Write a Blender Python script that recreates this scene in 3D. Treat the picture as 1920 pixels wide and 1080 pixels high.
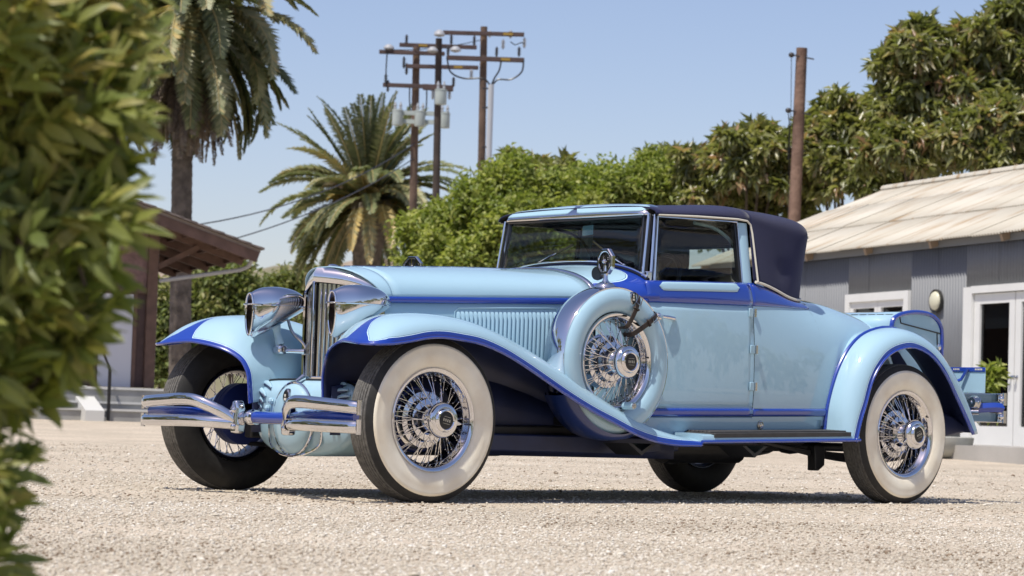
import bpy, bmesh, math, random
import numpy as np
from mathutils import Vector, Matrix
R = math.radians
random.seed(7); rng = np.random.default_rng(7)
for o in list(bpy.data.objects): bpy.data.objects.remove(o)
scene = bpy.context.scene
col = scene.collection

# ------------------------------------------------------------------ camera
CAMP = Vector((-7.85, -9.716, 0.396)); YAW, PITCH, ROLL, FPX = 0.752, 0.052, 0.031, 4769.3
Fw = Vector((math.sin(YAW)*math.cos(PITCH), math.cos(YAW)*math.cos(PITCH), math.sin(PITCH)))
R0 = Vector((math.cos(YAW), -math.sin(YAW), 0)); U0 = R0.cross(Fw)
Rt = R0*math.cos(ROLL) + U0*math.sin(ROLL); Up = U0*math.cos(ROLL) - R0*math.sin(ROLL)
cd = bpy.data.cameras.new('camera'); cam = bpy.data.objects.new('camera', cd); col.objects.link(cam)
M = Matrix((Rt, Up, -Fw)).transposed().to_4x4(); M.translation = CAMP; cam.matrix_world = M
cd.sensor_width = 36; cd.lens = FPX/1920*36; cd.clip_start = 0.1; cd.clip_end = 3000
cd.dof.use_dof = True; cd.dof.focus_distance = 12.6; cd.dof.aperture_fstop = 6.8
scene.camera = cam

# ------------------------------------------------------------------ sky, sun, exposure
SUN_EL, SUN_AZ_DIR = R(65), Vector((-1.0, -0.17, 0)).normalized()     # where the sun stands
world = bpy.data.worlds.new('World'); scene.world = world; world.use_nodes = True
wn = world.node_tree.nodes; wl = world.node_tree.links
sky = wn.new('ShaderNodeTexSky'); sky.sky_type = 'NISHITA'; sky.sun_disc = False
sky.sun_elevation = SUN_EL; sky.sun_rotation = math.atan2(SUN_AZ_DIR.x, SUN_AZ_DIR.y)
sky.altitude = 100; sky.air_density = 1.0; sky.dust_density = 1.0; sky.ozone_density = 3.0
tint = wn.new('ShaderNodeMix'); tint.data_type = 'RGBA'; tint.blend_type = 'MULTIPLY'; tint.inputs[0].default_value = 1.0; tint.inputs[7].default_value = (1.04, 0.905, 0.925, 1)
wl.new(sky.outputs[0], tint.inputs[6]); wl.new(tint.outputs[2], wn['Background'].inputs[0]); wn['Background'].inputs[1].default_value = 0.110
sd = bpy.data.lights.new('sun', 'SUN'); sd.energy = 3.6; sd.angle = R(0.53); sd.color = (1, 0.95, 0.86)
sun = bpy.data.objects.new('sun', sd); col.objects.link(sun)
sdir = Vector((SUN_AZ_DIR.x*math.cos(SUN_EL), SUN_AZ_DIR.y*math.cos(SUN_EL), math.sin(SUN_EL)))
sun.rotation_euler = sdir.to_track_quat('Z', 'Y').to_euler(); sun.location = (-20, -5, 40)
scene.view_settings.view_transform = 'Standard'; scene.view_settings.look = 'None'
scene.view_settings.gamma = 1.0; scene.view_settings.exposure = 0.44
scene.render.engine = 'CYCLES'
scene.cycles.max_bounces = 8; scene.cycles.transparent_max_bounces = 16

# ------------------------------------------------------------------ helpers
def ray(u, v, d):                      # photograph pixel (1920 wide) at depth d metres -> world point
    return CAMP + (Fw + Rt*((u-960)/FPX) + Up*((540-v)/FPX))*d
def flat(u, d):                        # ground position under pixel column u at depth d
    p = CAMP + (Vector((math.sin(YAW), math.cos(YAW), 0)) + R0*((u-960)/FPX))*d
    return (p.x, p.y)
FH = np.array([math.sin(YAW), math.cos(YAW)])
def ground_z(x, y):
    d = (x-CAMP.x)*FH[0] + (y-CAMP.y)*FH[1]
    t = min(max((d-20)/24, 0), 1); t = t*t*(3-2*t)
    return 0.2*t
def tag(o, label=None, cat=None, group=None, kind=None):
    if label: o['label'] = label
    if cat: o['category'] = cat
    if group: o['group'] = group
    if kind: o['kind'] = kind
    return o
def empty(name, loc=(0, 0, 0), parent=None):
    o = bpy.data.objects.new(name, None); col.objects.link(o); o.location = loc; o.parent = parent
    o.empty_display_size = 0.1
    return o
def cr(pts, n=8, closed=False):        # Catmull-Rom through points
    P = np.array(pts, float); out = []; N = len(P)
    rngk = range(N) if closed else range(N-1)
    for i in rngk:
        if closed: a, b, c, d = P[(i-1) % N], P[i], P[(i+1) % N], P[(i+2) % N]
        else:
            b, c = P[i], P[i+1]; a = P[i-1] if i > 0 else 2*b-c; d = P[i+2] if i+2 < N else 2*c-b
        for k in range(n):
            t = k/n
            out.append(0.5*((2*b)+(c-a)*t+(2*a-5*b+4*c-d)*t*t+(3*b-a-3*c+d)*t**3))
    if not closed: out.append(P[-1])
    return np.array(out)
def ip(tab):                           # smooth 1-D table lookup
    xs = np.array([a for a, b in tab], float); ys = np.array([b for a, b in tab], float)
    m = np.gradient(ys, xs)
    def f(x):
        if x <= xs[0]: return ys[0]
        if x >= xs[-1]: return ys[-1]
        i = int(np.searchsorted(xs, x)-1); h = xs[i+1]-xs[i]; t = (x-xs[i])/h
        return ((1+2*t)*(1-t)**2*ys[i]+t*(1-t)**2*h*m[i]+t*t*(3-2*t)*ys[i+1]+t*t*(t-1)*h*m[i+1])
    return f
class G:
    def __init__(s): s.v = []; s.f = []
    def add(s, V, F):
        b = len(s.v); s.v += [tuple(map(float, p)) for p in V]; s.f += [tuple(i+b for i in f) for f in F]; return s
    def grid(s, P, cu=False, cv=False):
        P = np.asarray(P, float); m, n = P.shape[:2]; F = []
        for i in range(m if cu else m-1):
            for j in range(n if cv else n-1):
                a, b = i, (i+1) % m; c, d = j, (j+1) % n
                F.append((a*n+c, b*n+c, b*n+d, a*n+d))
        return s.add(P.reshape(-1, 3), F)
    def box(s, c, size, rot=None):
        h = np.array(size)/2; V = []
        for x in (-1, 1):
            for y in (-1, 1):
                for z in (-1, 1):
                    p = Vector((x*h[0], y*h[1], z*h[2]))
                    if rot is not None: p = rot @ p
                    V.append((p.x+c[0], p.y+c[1], p.z+c[2]))
        return s.add(V, [(0, 1, 3, 2), (4, 6, 7, 5), (0, 4, 5, 1), (2, 3, 7, 6), (0, 2, 6, 4), (1, 5, 7, 3)])
    def beam(s, p0, p1, w, h, up=(0, 0, 1)):
        p0, p1 = Vector(p0), Vector(p1); d = p1-p0; L = d.length; d.normalize()
        u = Vector(up); sd_ = d.cross(u)
        if sd_.length < 1e-5: sd_ = d.cross(Vector((1, 0, 0)))
        sd_.normalize(); u = sd_.cross(d)
        rot = Matrix((d, sd_, u)).transposed()
        return s.box(tuple((p0+p1)/2), (L, w, h), rot)
    def tube(s, path, r, n=8, closed=False, cap=True):
        P = [Vector(p) for p in path]; N = len(P); rings = []; prev = None
        rr = [r]*N if np.isscalar(r) else list(r)
        for i in range(N):
            if closed: t = P[(i+1) % N]-P[i-1]
            else: t = P[min(i+1, N-1)]-P[max(i-1, 0)]
            if t.length < 1e-9: t = Vector((0, 0, 1))
            t.normalize()
            if prev is None:
                a = t.orthogonal().normalized()
            else:
                a = prev - t*prev.dot(t)
                if a.length < 1e-6: a = t.orthogonal()
                a.normalize()
            prev = a; b = t.cross(a)
            rings.append([P[i]+(a*math.cos(2*math.pi*k/n)+b*math.sin(2*math.pi*k/n))*rr[i] for k in range(n)])
        b0 = len(s.v)
        s.grid([[tuple(q) for q in rg] for rg in rings], cu=closed, cv=True)
        if cap and not closed:
            s.f.append(tuple(b0+k for k in range(n))[::-1]); s.f.append(tuple(b0+(N-1)*n+k for k in range(n)))
        return s
    def lathe(s, prof, c=(0, 0, 0), axis='y', n=48, a0=0, a1=2*math.pi):
        full = abs(a1-a0-2*math.pi) < 1e-6; m = n if full else n+1; P = []
        for i in range(m):
            a = a0+(a1-a0)*i/n; ca, sa = math.cos(a), math.sin(a); row = []
            for r, h in prof:
                if axis == 'y': row.append((c[0]+r*ca, c[1]+h, c[2]+r*sa))
                elif axis == 'x': row.append((c[0]+h, c[1]+r*ca, c[2]+r*sa))
                else: row.append((c[0]+r*ca, c[1]+r*sa, c[2]+h))
            P.append(row)
        return s.grid(P, cu=full)
    def prism(s, poly, f0, f1):            # poly 2-D list; f0/f1 map (a,b)->3-D
        n = len(poly); V = [f0(*p) for p in poly]+[f1(*p) for p in poly]
        F = [tuple(range(n))[::-1], tuple(range(n, 2*n))]+[(i, (i+1) % n, n+(i+1) % n, n+i) for i in range(n)]
        return s.add(V, F)
    def ell(s, c, rad, nu=16, nv=10):
        P = []
        for i in range(nu):
            a = 2*math.pi*i/nu
            P.append([(c[0]+rad[0]*math.cos(a)*math.sin(math.pi*j/nv), c[1]+rad[1]*math.sin(a)*math.sin(math.pi*j/nv), c[2]+rad[2]*math.cos(math.pi*j/nv)) for j in range(nv+1)])
        return s.grid(P, cu=True)
    def mirror(s):
        s.v = [(x, -y, z) for x, y, z in s.v]; s.f = [f[::-1] for f in s.f]; return s
    def build(s, name, mat, parent=None, smooth=True, angle=38, solid=0, bevel=0, inner=None, off=-1, subsurf=0):
        me = bpy.data.meshes.new(name); me.from_pydata(s.v, [], s.f)
        me.materials.append(mat)
        if inner: me.materials.append(inner)
        if smooth: me.shade_smooth(); me.set_sharp_from_angle(angle=R(angle))
        me.update()
        o = bpy.data.objects.new(name, me); col.objects.link(o); o.parent = parent
        if subsurf:
            m = o.modifiers.new('sub', 'SUBSURF'); m.levels = m.render_levels = subsurf
        if solid:
            m = o.modifiers.new('solid', 'SOLIDIFY'); m.thickness = solid; m.offset = off
            if inner: m.material_offset = 1; m.material_offset_rim = 0
        if bevel:
            m = o.modifiers.new('bevel', 'BEVEL'); m.width = bevel; m.segments = 2; m.limit_method = 'ANGLE'; m.angle_limit = R(40)
        return o

# ------------------------------------------------------------------ materials
def lin(r, g, b):
    f = lambda c: c/12.92 if c <= 0.04045 else ((c+0.055)/1.055)**2.4
    return (f(r/255), f(g/255), f(b/255), 1)
class N:
    def __init__(s, m): s.t = m.node_tree; s.n = s.t.nodes; s.l = s.t.links; s.b = s.n['Principled BSDF']
    def new(s, t, **k):
        x = s.n.new('ShaderNode'+t)
        for a, b in k.items(): setattr(x, a, b)
        return x
    def link(s, a, b): s.l.new(a, b)
def mat(name, c, rough=0.5, metal=0.0, coat=0.0, noise=None, bump=None, spec=0.5, sheen=0):
    """noise=(scale, amount[, c2]) colour variation; bump=(scale, strength, distance)"""
    m = bpy.data.materials.new(name); m.use_nodes = True; q = N(m); b = q.b
    b.inputs['Base Color'].default_value = c; b.inputs['Roughness'].default_value = rough
    b.inputs['Metallic'].default_value = metal; b.inputs['Coat Weight'].default_value = coat
    b.inputs['Coat Roughness'].default_value = 0.015; b.inputs['Coat IOR'].default_value = 1.6; b.inputs['Specular IOR Level'].default_value = spec
    if sheen: b.inputs['Sheen Weight'].default_value = sheen
    tc = q.new('TexCoord')
    if noise:
        nt = q.new('TexNoise'); nt.inputs['Scale'].default_value = noise[0]; nt.inputs['Detail'].default_value = 5
        q.link(tc.outputs['Object'], nt.inputs['Vector'])
        mx = q.new('Mix', data_type='RGBA'); cr_ = q.new('ValToRGB')
        cr_.color_ramp.elements[0].position = 0.35; cr_.color_ramp.elements[1].position = 0.68
        q.link(nt.outputs[0], cr_.inputs[0]); q.link(cr_.outputs[0], mx.inputs[0])
        c2 = noise[2] if len(noise) > 2 else tuple(x*(1-noise[1]) for x in c[:3])+(1,)
        mx.inputs[6].default_value = c; mx.inputs[7].default_value = c2
        q.link(mx.outputs[2], b.inputs['Base Color'])
    if bump:
        nb = q.new('TexNoise'); nb.inputs['Scale'].default_value = bump[0]; nb.inputs['Detail'].default_value = 4
        q.link(tc.outputs['Object'], nb.inputs['Vector'])
        bp = q.new('Bump'); bp.inputs['Strength'].default_value = bump[1]; bp.inputs['Distance'].default_value = bump[2]
        q.link(nb.outputs[0], bp.inputs['Height']); q.link(bp.outputs[0], b.inputs['Normal'])
    return m
LB = (0.35, 0.53, 0.64, 1); DB = (0.010, 0.045, 0.33, 1)
MLB = mat('light_blue_paint', LB, 0.5, coat=1.0, noise=(1.3, 0.04), spec=0.1)
MDB = mat('dark_blue_paint', DB, 0.25, coat=1.0)
MNV = mat('navy_underside', (0.018, 0.028, 0.09, 1), 0.45, noise=(6, 0.4))
MCH = mat('chrome', (0.70, 0.70, 0.73, 1), 0.045, 1.0, bump=(9, 0.02, 0.01))
MCD = mat('chrome_worn', (0.55, 0.55, 0.56, 1), 0.16, 1.0, noise=(40, 0.3))
MTY = mat('tyre_rubber', (0.022, 0.021, 0.020, 1), 0.75, noise=(25, 0.4), bump=(220, 0.25, 0.004))
MTR = mat('tyre_tread', (0.16, 0.152, 0.14, 1), 0.9, noise=(60, 0.5), bump=(300, 0.6, 0.006))
MWW = mat('whitewall_rubber', (0.86, 0.81, 0.68, 1), 0.33, noise=(7, 0.10, (0.74, 0.66, 0.52, 1)), bump=(30, 0.04, 0.01))
MBK = mat('black_trim', (0.012, 0.012, 0.013, 1), 0.35)
MRB = mat('rubber_mat', (0.05, 0.048, 0.046, 1), 0.6, noise=(20, 0.3))
MFB = mat('navy_canvas', (0.017, 0.020, 0.064, 1), 0.92, noise=(3, 0.2), bump=(700, 0.35, 0.003), spec=0.15, sheen=0.15)
MLN = mat('top_lining', (0.022, 0.018, 0.015, 1), 0.95, noise=(4, 0.3))
MPI = mat('cream_piping', (0.62, 0.59, 0.50, 1), 0.5)
MLE = mat('brown_leather', (0.035, 0.022, 0.016, 1), 0.55, noise=(60, 0.4), bump=(160, 0.3, 0.003))
MFR = mat('chassis_black', (0.016, 0.017, 0.022, 1), 0.5, noise=(12, 0.4))
MGU = mat('gunmetal', (0.10, 0.10, 0.11, 1), 0.35, 1.0)
MST = mat('seat_leather', (0.05, 0.06, 0.09, 1), 0.5)
def glassmat(name, tint=(0.80, 0.84, 0.82, 1), refl=0.04):
    m = bpy.data.materials.new(name); m.use_nodes = True; q = N(m); q.n.remove(q.b)
    out = [x for x in q.n if x.type == 'OUTPUT_MATERIAL'][0]
    tr = q.new('BsdfTransparent'); tr.inputs[0].default_value = tint
    gl = q.new('BsdfGlossy'); gl.inputs['Roughness'].default_value = 0.0
    lw = q.new('LayerWeight'); lw.inputs[0].default_value = 0.5; pw = q.new('Math', operation='POWER'); pw.inputs[1].default_value = 4.0
    ml = q.new('Math', operation='MULTIPLY_ADD'); ml.inputs[1].default_value = 0.9; ml.inputs[2].default_value = refl; mx = q.new('MixShader')
    q.link(lw.outputs['Facing'], pw.inputs[0]); q.link(pw.outputs[0], ml.inputs[0]); q.link(ml.outputs[0], mx.inputs[0]); q.link(tr.outputs[0], mx.inputs[1]); q.link(gl.outputs[0], mx.inputs[2])
    q.link(mx.outputs[0], out.inputs[0]); return m
MGL = glassmat('window_glass')
MGD = glassmat('door_glass', (0.35, 0.38, 0.40, 1), 0.06)
def paintmat(name):                     # two-tone paint: attribute 'paint' is metres to the colour line (+ = light blue)
    m = bpy.data.materials.new(name); m.use_nodes = True; q = N(m); b = q.b
    b.inputs['Roughness'].default_value = 0.5; b.inputs['Specular IOR Level'].default_value = 0.1; b.inputs['Coat Weight'].default_value = 1.0; b.inputs['Coat Roughness'].default_value = 0.015; b.inputs['Coat IOR'].default_value = 1.6
    at = q.new('Attribute', attribute_name='paint'); r = q.new('ValToRGB'); r.color_ramp.interpolation = 'CONSTANT'
    mr = q.new('MapRange'); mr.inputs[1].default_value = -0.02; mr.inputs[2].default_value = 0.02
    q.link(at.outputs['Fac'], mr.inputs[0]); q.link(mr.outputs[0], r.inputs[0])
    e = r.color_ramp.elements; e[0].position = 0; e[0].color = DB; e[1].position = 0.5; e[1].color = (0.60, 0.80, 0.90, 1)
    for p, c in ((0.57, LB), (0.60, (0.03, 0.08, 0.22, 1)), (0.64, LB)):
        x = e.new(p); x.color = c
    q.link(r.outputs[0], b.inputs['Base Color']); return m
MPT = paintmat('two_tone_paint')
def seg_dist(p, poly):
    best = 9; x, y = p; ins = False; n = len(poly)
    for i in range(n):
        (x0, y0), (x1, y1) = poly[i], poly[(i+1) % n]
        dx, dy = x1-x0, y1-y0; t = max(0, min(1, ((x-x0)*dx+(y-y0)*dy)/(dx*dx+dy*dy+1e-12)))
        best = min(best, math.hypot(x-x0-t*dx, y-y0-t*dy))
        if (y0 > y) != (y1 > y) and x < (x1-x0)*(y-y0)/(y1-y0)+x0: ins = not ins
    return -best if ins else best
def set_paint(o, fn):
    me = o.data; a = me.attributes.new('paint', 'FLOAT', 'POINT')
    a.data.foreach_set('value', [fn(v.co) for v in me.vertices])
# ================================================================== THE SETTING
def npmesh(name, V, F, m, parent=None, attrs=None, smooth=False):
    V = np.ascontiguousarray(V, np.float32); F = np.ascontiguousarray(F, np.int32); k = F.shape[1]
    me = bpy.data.meshes.new(name); me.vertices.add(len(V)); me.vertices.foreach_set('co', V.ravel())
    me.loops.add(F.size); me.loops.foreach_set('vertex_index', F.ravel())
    me.polygons.add(len(F)); me.polygons.foreach_set('loop_start', np.arange(0, F.size, k, dtype=np.int32))
    try: me.polygons.foreach_set('loop_total', np.full(len(F), k, np.int32))
    except Exception: pass
    if smooth: me.polygons.foreach_set('use_smooth', np.ones(len(F), bool))
    me.update(calc_edges=True); me.materials.append(m)
    for a, vals in (attrs or {}).items():
        x = me.attributes.new(a, 'FLOAT', 'POINT'); x.data.foreach_set('value', np.ascontiguousarray(vals, np.float32))
    o = bpy.data.objects.new(name, me); col.objects.link(o); o.parent = parent
    return o
# ---- gravel ground
def gravelmat():
    m = bpy.data.materials.new('gravel'); m.use_nodes = True; q = N(m); b = q.b
    tc = q.new('TexCoord'); vo = q.new('TexVoronoi'); vo.inputs['Scale'].default_value = 85; q.link(tc.outputs['Object'], vo.inputs['Vector'])
    r = q.new('ValToRGB'); e = r.color_ramp.elements
    e[0].position = 0; e[0].color = (.27, .20, .14, 1); e[1].position = 1; e[1].color = (.70, .63, .53, 1)
    for p, c in ((.14, (.46, .39, .30, 1)), (.45, (.55, .48, .385, 1)), (.75, (.61, .54, .445, 1))): x = e.new(p); x.color = c
    sx = q.new('SeparateColor'); q.link(vo.outputs['Color'], sx.inputs[0]); q.link(sx.outputs[0], r.inputs[0])
    n2 = q.new('TexNoise'); n2.inputs['Scale'].default_value = 0.9; n2.inputs['Detail'].default_value = 6; q.link(tc.outputs['Object'], n2.inputs['Vector'])
    r2 = q.new('ValToRGB'); r2.color_ramp.elements[0].color = (.80, .78, .74, 1); r2.color_ramp.elements[0].position = .3; r2.color_ramp.elements[1].color = (1.06, 1.03, 1.0, 1); r2.color_ramp.elements[1].position = .7
    q.link(n2.outputs[0], r2.inputs[0])
    mx = q.new('Mix', data_type='RGBA', blend_type='MULTIPLY'); mx.inputs[0].default_value = 1; q.link(r.outputs[0], mx.inputs[6]); q.link(r2.outputs[0], mx.inputs[7])
    q.link(mx.outputs[2], b.inputs['Base Color']); b.inputs['Roughness'].default_value = .85
    bp = q.new('Bump'); bp.inputs['Strength'].default_value = .7; bp.inputs['Distance'].default_value = .012; bp.invert = True
    q.link(vo.outputs['Distance'], bp.inputs['Height']); q.link(bp.outputs[0], b.inputs['Normal']); return m
t = np.linspace(-1, 1, 161); ax = np.sign(t)*(np.abs(t)**2.6)*420
V = np.array([[(x, y, 0) for y in ax] for x in ax]).reshape(-1, 3)
dd = (V[:, 0]-CAMP.x)*FH[0]+(V[:, 1]-CAMP.y)*FH[1]; tt_ = np.clip((dd-20)/24, 0, 1); V[:, 2] = .2*tt_*tt_*(3-2*tt_)
n = 161; ij = np.arange(n*n).reshape(n, n); F = np.stack([ij[:-1, :-1], ij[1:, :-1], ij[1:, 1:], ij[:-1, 1:]], -1).reshape(-1, 4)
MGV = gravelmat()
tag(npmesh('ground', V, F, MGV, smooth=True), kind='structure')
# loose stones lying on it
ph = (1+5**.5)/2
ico = np.array([(-1, ph, 0), (1, ph, 0), (-1, -ph, 0), (1, -ph, 0), (0, -1, ph), (0, 1, ph), (0, -1, -ph), (0, 1, -ph), (ph, 0, -1), (ph, 0, 1), (-ph, 0, -1), (-ph, 0, 1)])/1.9
icf = np.array([(0, 11, 5), (0, 5, 1), (0, 1, 7), (0, 7, 10), (0, 10, 11), (1, 5, 9), (5, 11, 4), (11, 10, 2), (10, 7, 6), (7, 1, 8), (3, 9, 4), (3, 4, 2), (3, 2, 6), (3, 6, 8), (3, 8, 9), (4, 9, 5), (2, 4, 11), (6, 2, 10), (8, 6, 7), (9, 8, 1)])
pts = []
for d0, d1, dens, sc in ((5.5, 8.0, 3000, 1.0), (8.0, 11.0, 1600, 1.1), (11.0, 16.0, 480, 1.3), (16, 26, 110, 1.7)):
    wm = .215*(d1+.3); cnt = int(dens*(d1-d0)*2*wm*.9)
    d = rng.uniform(d0, d1, cnt); l = rng.uniform(-wm, wm, cnt)
    pts.append(np.stack([CAMP.x+FH[0]*d+FH[1]*l, CAMP.y+FH[1]*d-FH[0]*l, np.full(cnt, sc), d], 1))
pts = np.concatenate(pts); K = len(pts)
size = pts[:, 2]*(.0027+.0036*rng.random(K)**2.2); size[rng.random(K) < .012] *= 1.8
jit = ico[None]*(1+.28*rng.standard_normal((K, 12, 1)))*size[:, None, None]
jit[:, :, 0] *= rng.uniform(.8, 1.5, (K, 1)); jit[:, :, 2] *= .62
a = rng.uniform(0, 6.28, K); ca, sa = np.cos(a)[:, None], np.sin(a)[:, None]
X = jit[:, :, 0]*ca-jit[:, :, 1]*sa; Y = jit[:, :, 0]*sa+jit[:, :, 1]*ca
tt_ = np.clip((pts[:, 3]-20)/24, 0, 1); gz = .2*tt_*tt_*(3-2*tt_)
Vs = np.stack([X+pts[:, 0:1], Y+pts[:, 1:2], jit[:, :, 2]+size[:, None]*.28+gz[:, None]], -1).reshape(-1, 3)
Fs = (icf[None]+(np.arange(K)*12)[:, None, None]).reshape(-1, 3)
def tonemat(name, stops, rough=.8, trans=0.0, spec=.4):
    m = bpy.data.materials.new(name); m.use_nodes = True; q = N(m); b = q.b
    at = q.new('Attribute', attribute_name='tone'); r = q.new('ValToRGB'); e = r.color_ramp.elements
    e[0].position, e[0].color = stops[0][0], stops[0][1]+(1,); e[1].position, e[1].color = stops[-1][0], stops[-1][1]+(1,)
    for p, c in stops[1:-1]: x = e.new(p); x.color = c+(1,)
    q.link(at.outputs['Fac'], r.inputs[0]); q.link(r.outputs[0], b.inputs['Base Color']); b.inputs['Roughness'].default_value = rough
    b.inputs['Specular IOR Level'].default_value = spec
    if trans:
        out = [x for x in q.n if x.type == 'OUTPUT_MATERIAL'][0]
        tl = q.new('BsdfTranslucent'); mx = q.new('MixShader'); mx.inputs[0].default_value = trans
        br = q.new('Mix', data_type='RGBA', blend_type='MULTIPLY'); br.inputs[0].default_value = 1; br.inputs[7].default_value = (1.15, 1.25, .6, 1)
        q.link(r.outputs[0], br.inputs[6]); q.link(br.outputs[2], tl.inputs[0])
        q.link(b.outputs[0], mx.inputs[1]); q.link(tl.outputs[0], mx.inputs[2]); q.link(mx.outputs[0], out.inputs[0])
    return m
MSN = tonemat('gravel_stones', [(0, (.20, .14, .09)), (.08, (.36, .30, .23)), (.35, (.53, .475, .39)), (.75, (.60, .545, .455)), (1, (.72, .68, .61))], .8)
tag(npmesh('gravel', Vs, Fs, MSN, attrs={'tone': np.repeat(np.clip(rng.random(K)**.9+.10*np.sin(pts[:, 0]*1.9+1.3*np.sin(pts[:, 1]*.8))+.08*np.sin(pts[:, 1]*2.7+pts[:, 0]), 0, 1), 12)}), 'pale tan gravel spread over the yard around the car', 'gravel', kind='stuff')

# ---- foliage helpers
def leaves(pos, axis, nrm, L, W, fold=.25):
    """diamond leaves: pos (n,3) base, axis unit, nrm unit, L, W arrays -> V, F (tris)"""
    sdv = np.cross(axis, nrm); sdv /= np.linalg.norm(sdv, axis=1, keepdims=True)+1e-9; L = L[:, None]; W = W[:, None]
    b = pos; tip = pos+axis*L-nrm*L*.22; md = pos+axis*L*.45+nrm*L*.04
    l = md+sdv*W*.5+nrm*W*fold; r = md-sdv*W*.5+nrm*W*fold
    V = np.stack([b, l, tip, r], 1).reshape(-1, 3); k = np.arange(len(pos))[:, None]*4
    F = np.concatenate([k+np.array([[0, 1, 2]]), k+np.array([[0, 2, 3]])]); return V, F
def unit(v): return v/(np.linalg.norm(v, axis=-1, keepdims=True)+1e-9)
def crown(centres, radii, whorls, per, L, W, droop=.5, spread=.12, shell=.55, squash=.85):
    """whorls of leaves on the outside of lobes; returns V, F, tone"""
    C = np.array(centres, float); Rr = np.array(radii, float); wts = Rr**2/np.sum(Rr**2)
    idx = rng.choice(len(C), whorls, p=wts); d = unit(rng.standard_normal((whorls, 3)))
    d[:, 2] = np.where(d[:, 2] < -.35, -d[:, 2], d[:, 2])
    rad = Rr[idx]*(shell+(1-shell)*rng.random(whorls)**.45)*(1+.10*rng.standard_normal(whorls))
    wp = C[idx]+d*rad[:, None]*np.array([1, 1, squash])
    N_ = whorls*per; base = np.repeat(wp, per, 0)+rng.standard_normal((N_, 3))*spread
    dn = np.repeat(d, per, 0); sph = unit(rng.standard_normal((N_, 3)))
    out = unit(dn*.55+sph*.85+np.array([0, 0, -1.0])*droop*rng.random((N_, 1)))
    nrm = dn*.9+np.array([0, 0, .75])+unit(rng.standard_normal((N_, 3)))*.45; nrm = unit(nrm-out*np.sum(nrm*out, 1, keepdims=True))
    V, F = leaves(base, out, nrm, L*(.6+.7*rng.random(N_)), W*(.7+.6*rng.random(N_)))
    tw = np.repeat(rng.random(whorls), per); tone = np.clip(tw*.65+.35*rng.random(N_), 0, 1)
    return V, F, np.repeat(tone, 4)
MBARK = mat('bark', (.11, .085, .065, 1), .9, noise=(6, .5), bump=(14, .8, .03))
def tree(name, label, u, d, lobes, whorls, per, L, W, m, trunk=.16, droop=.5, spread=.12, cat='tree', group=None, shell=.55, z0=None):
    """lobes: (u, v, radius px, depth offset)"""
    bx, by = flat(u, d); gz = ground_z(bx, by) if z0 is None else z0
    root = empty(name, (bx, by, gz)); tag(root, label, cat, group)
    cs, rs = [], []
    sat = []
    for (lu, lv, lr, do) in lobes:
        for k in range(4):
            a = random.uniform(-.6, 3.74); q = random.uniform(.65, 1.08); sat.append((lu+lr*q*math.cos(a), lv-lr*q*math.sin(a), lr*random.uniform(.24, .46), do+random.uniform(-.8, .4)))
    for (lu, lv, lr, do) in [(l[0], l[1], l[2]*.90, l[3]) for l in lobes]+sat:
        p = ray(lu, lv, d+do); cs.append((p.x-bx, p.y-by, p.z-gz)); rs.append(lr*(d+do)/FPX)
    V, F, tone = crown(cs, rs, whorls, per, L, W, droop, spread, shell)
    npmesh('crown', V, F, m, root, {'tone': tone})
    g = G(); top = max(c[2] for c in cs)
    g.tube(cr([(0, 0, -.1), (.05, .04, top*.2), (-.05, .05, top*.42), (0, 0, top*.6)], 4), list(np.linspace(trunk, trunk*.55, 13)), n=9)
    g.build('trunk', MBARK, root)
    for c in cs[:6]:
        g = G(); g.tube(cr([(0, 0, top*.22), (c[0]*.35, c[1]*.35, top*.22+(c[2]-top*.22)*.5), (c[0], c[1], c[2])], 4), list(np.linspace(trunk*.5, trunk*.12, 9)), n=6); g.build('branch', MBARK, root)
    return root
MAV = tonemat('avocado_leaf', [(0, (.10, .115, .04)), (.35, (.19, .205, .07)), (.62, (.28, .28, .11)), (.80, (.37, .34, .16)), (.88, (.40, .27, .16)), (1, (.40, .23, .14))], .34, .40, .8)
MGR = tonemat('bright_leaf', [(0, (.12, .17, .035)), (.5, (.27, .315, .075)), (1, (.48, .48, .16))], .5, .40)
MBU = tonemat('olive_leaf', [(0, (.08, .12, .035)), (.35, (.16, .20, .055)), (.62, (.28, .30, .085)), (.85, (.46, .38, .13)), (1, (.54, .35, .19))], .42, .48, .5)
MSH = tonemat('shrub_leaf', [(0, (.09, .12, .035)), (.5, (.19, .23, .07)), (1, (.36, .33, .15))], .55, .3)

# avocado trees on the right, bright broadleaf shrubs behind the car
g_av = 'dark avocado trees rising behind the metal shed'
tree('avocado_tree', 'rounded avocado tree left of the bare wooden pole, lowest of the dark trees', 1400, 60, [(1400, 330, 75, 0), (1340, 360, 62, 1), (1450, 330, 70, 1), (1400, 285, 48, 0), (1310, 330, 40, 1), (1430, 268, 34, 0), (1370, 300, 45, 1), (1460, 390, 70, 2), (1380, 420, 80, 2)], 1518, 15, .30, .10, MAV, shell=.80, spread=.05, droop=.9, group=g_av)
tree('avocado_tree', 'avocado tree right behind the bare wooden pole, above the shed roof end', 1580, 60, [(1560, 300, 75, 0), (1620, 280, 75, 1), (1530, 260, 45, 0), (1580, 225, 45, 0), (1640, 220, 45, 1), (1565, 195, 20, 0), (1520, 340, 60, 1), (1600, 350, 70, -1), (1670, 320, 70, 0)], 1620, 15, .30, .10, MAV, shell=.80, spread=.05, droop=.9, group=g_av)
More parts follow.
